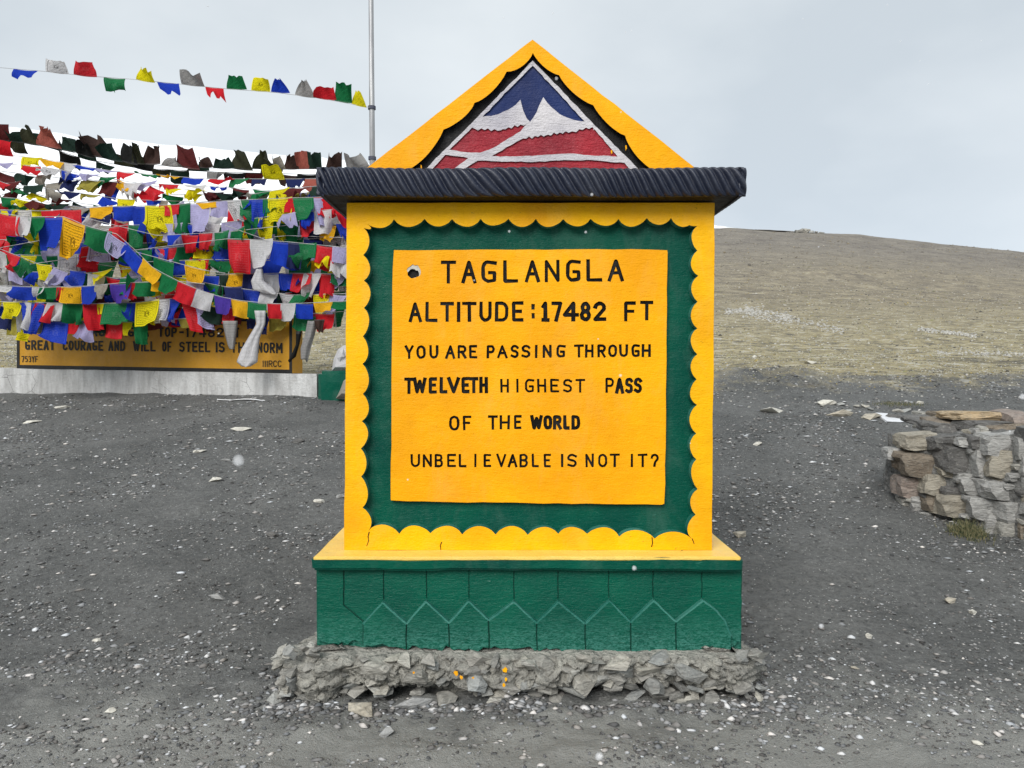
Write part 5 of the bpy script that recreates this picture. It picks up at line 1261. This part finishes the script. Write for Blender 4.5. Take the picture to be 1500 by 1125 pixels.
# khata scarves
def scarf(label, pts, widths, Y, mat, seed=0, name='silk_scarf', ragged=False):
    r_ = random.Random(seed); vs = []; fs = []; uv = []; K = 8
    P = []; n = 26
    L = np.linspace(0, len(pts) - 1, n)
    for t in L:
        P.append((np.interp(t, range(len(pts)), [p[0] for p in pts]), np.interp(t, range(len(pts)), [p[1] for p in pts]), np.interp(t, range(len(widths)), widths)))
    for i, (x, y, w_) in enumerate(P):
        for k in range(K + 1):
            s = k / K - .5; f_ = math.sin(k * 1.3 + i * .1 + seed) * .014
            vs.append(at(x + s * w_, y + (r_.uniform(-3, 3) if ragged and i == n - 1 else (0 if i < n - 1 else -abs(s) * 6)), Y + f_ - .05 * math.cos(s * 3))); uv.append((k / K, 1 - i / n))
            if i and k: a = i * (K + 1) + k; fs.append((a - K - 2, a - K - 1, a, a - 1))
    o = mesh_obj(name, vs, fs, mat, loc=tuple(at(pts[0][0], pts[0][1], Y)), uvs=uv, smooth=True)
    sm = o.modifiers.new('thickness', 'SOLIDIFY'); sm.thickness = .006
    return tag(o, label, 'scarf', 'ceremonial scarves tied among the flags')
scarf('long white scarf swelling into a pouch in front of the board lettering', [(381, 455), (382, 475), (372, 495), (366, 512), (362, 530), (360, 538)], [16, 12, 16, 24, 30, 8], 11.15, FLAG['white'], 1)
scarf('grey white scarf with a frayed end left of the long pouch shaped one', [(337, 470), (338, 490), (339, 505), (340, 512)], [22, 16, 10, 6], 11.3, FLAG['grey'], 2)
scarf('white scarf hanging in a fold across the middle of the flag curtain', [(380, 394), (378, 412), (386, 424), (402, 432)], [8, 20, 30, 8], 11.5, FLAG['white'], 3)
scarf('frayed smoke grey scarf dangling right of the board', [(458, 470), (454, 490), (448, 510), (446, 528)], [14, 14, 15, 10], 11.3, FLAG['grey'], 4, ragged=True)
scarf('thin blackened scarf hanging at the right edge of the board', [(438, 485), (436, 505), (430, 522), (424, 528)], [8, 5, 7, 3], 11.35, FLAG['black'], 5, ragged=True)
scarf('small dark frayed rag below the tattered red flag', [(468, 468), (468, 480), (470, 486)], [16, 10, 5], 11.25, FLAG['brown'], 6, ragged=True)

# ------------------------------------------------------------------ falling snow (stuff): a few wet flakes in the air
def snow():
    bm = bmesh.new(); r_ = random.Random(9)
    lst = [(349, 675, 1.0, .0095), (929, 832, 1.3, .005), (1203, 917, 1.3, .005), (878, 1108, 1.1, .007), (225, 712, 1.6, .004), (815, 115, 1.5, .004), (909, 550, 1.6, .004), (867, 285, 1.5, .004), (1498, 581, 1.2, .006), (746, 339, 1.6, .0035), (858, 340, 1.6, .0035), (356, 1057, 1.5, .005)]
    lst += [(r_.uniform(0, 1500), r_.uniform(0, 1100), r_.uniform(1.6, 3), .0028) for _ in range(36)]
    for px, py, Y, s in lst:
        res = bmesh.ops.create_icosphere(bm, subdivisions=2, radius=s)
        for v_ in res['verts']: v_.co = v_.co * r_.uniform(.85, 1.1) + at(px, py, Y)
    me = bpy.data.meshes.new('falling_snow'); bm.to_mesh(me); bm.free()
    for p_ in me.polygons: p_.use_smooth = True
    n = NT('snowflake'); lw = n.n('ShaderNodeLayerWeight'); lw.inputs[0].default_value = .5
    n.done((.92, .93, .95), .6); n.put(n.b.inputs['Alpha'], n.ramp(lw.outputs['Facing'], [(.0, .30), (.7, 0)]))
    me.materials.append(n.m)
    o = bpy.data.objects.new('falling_snow', me); C.objects.link(o); tag(o, 'scattered wet snowflakes drifting through the air', 'snow', kind='stuff')
snow()
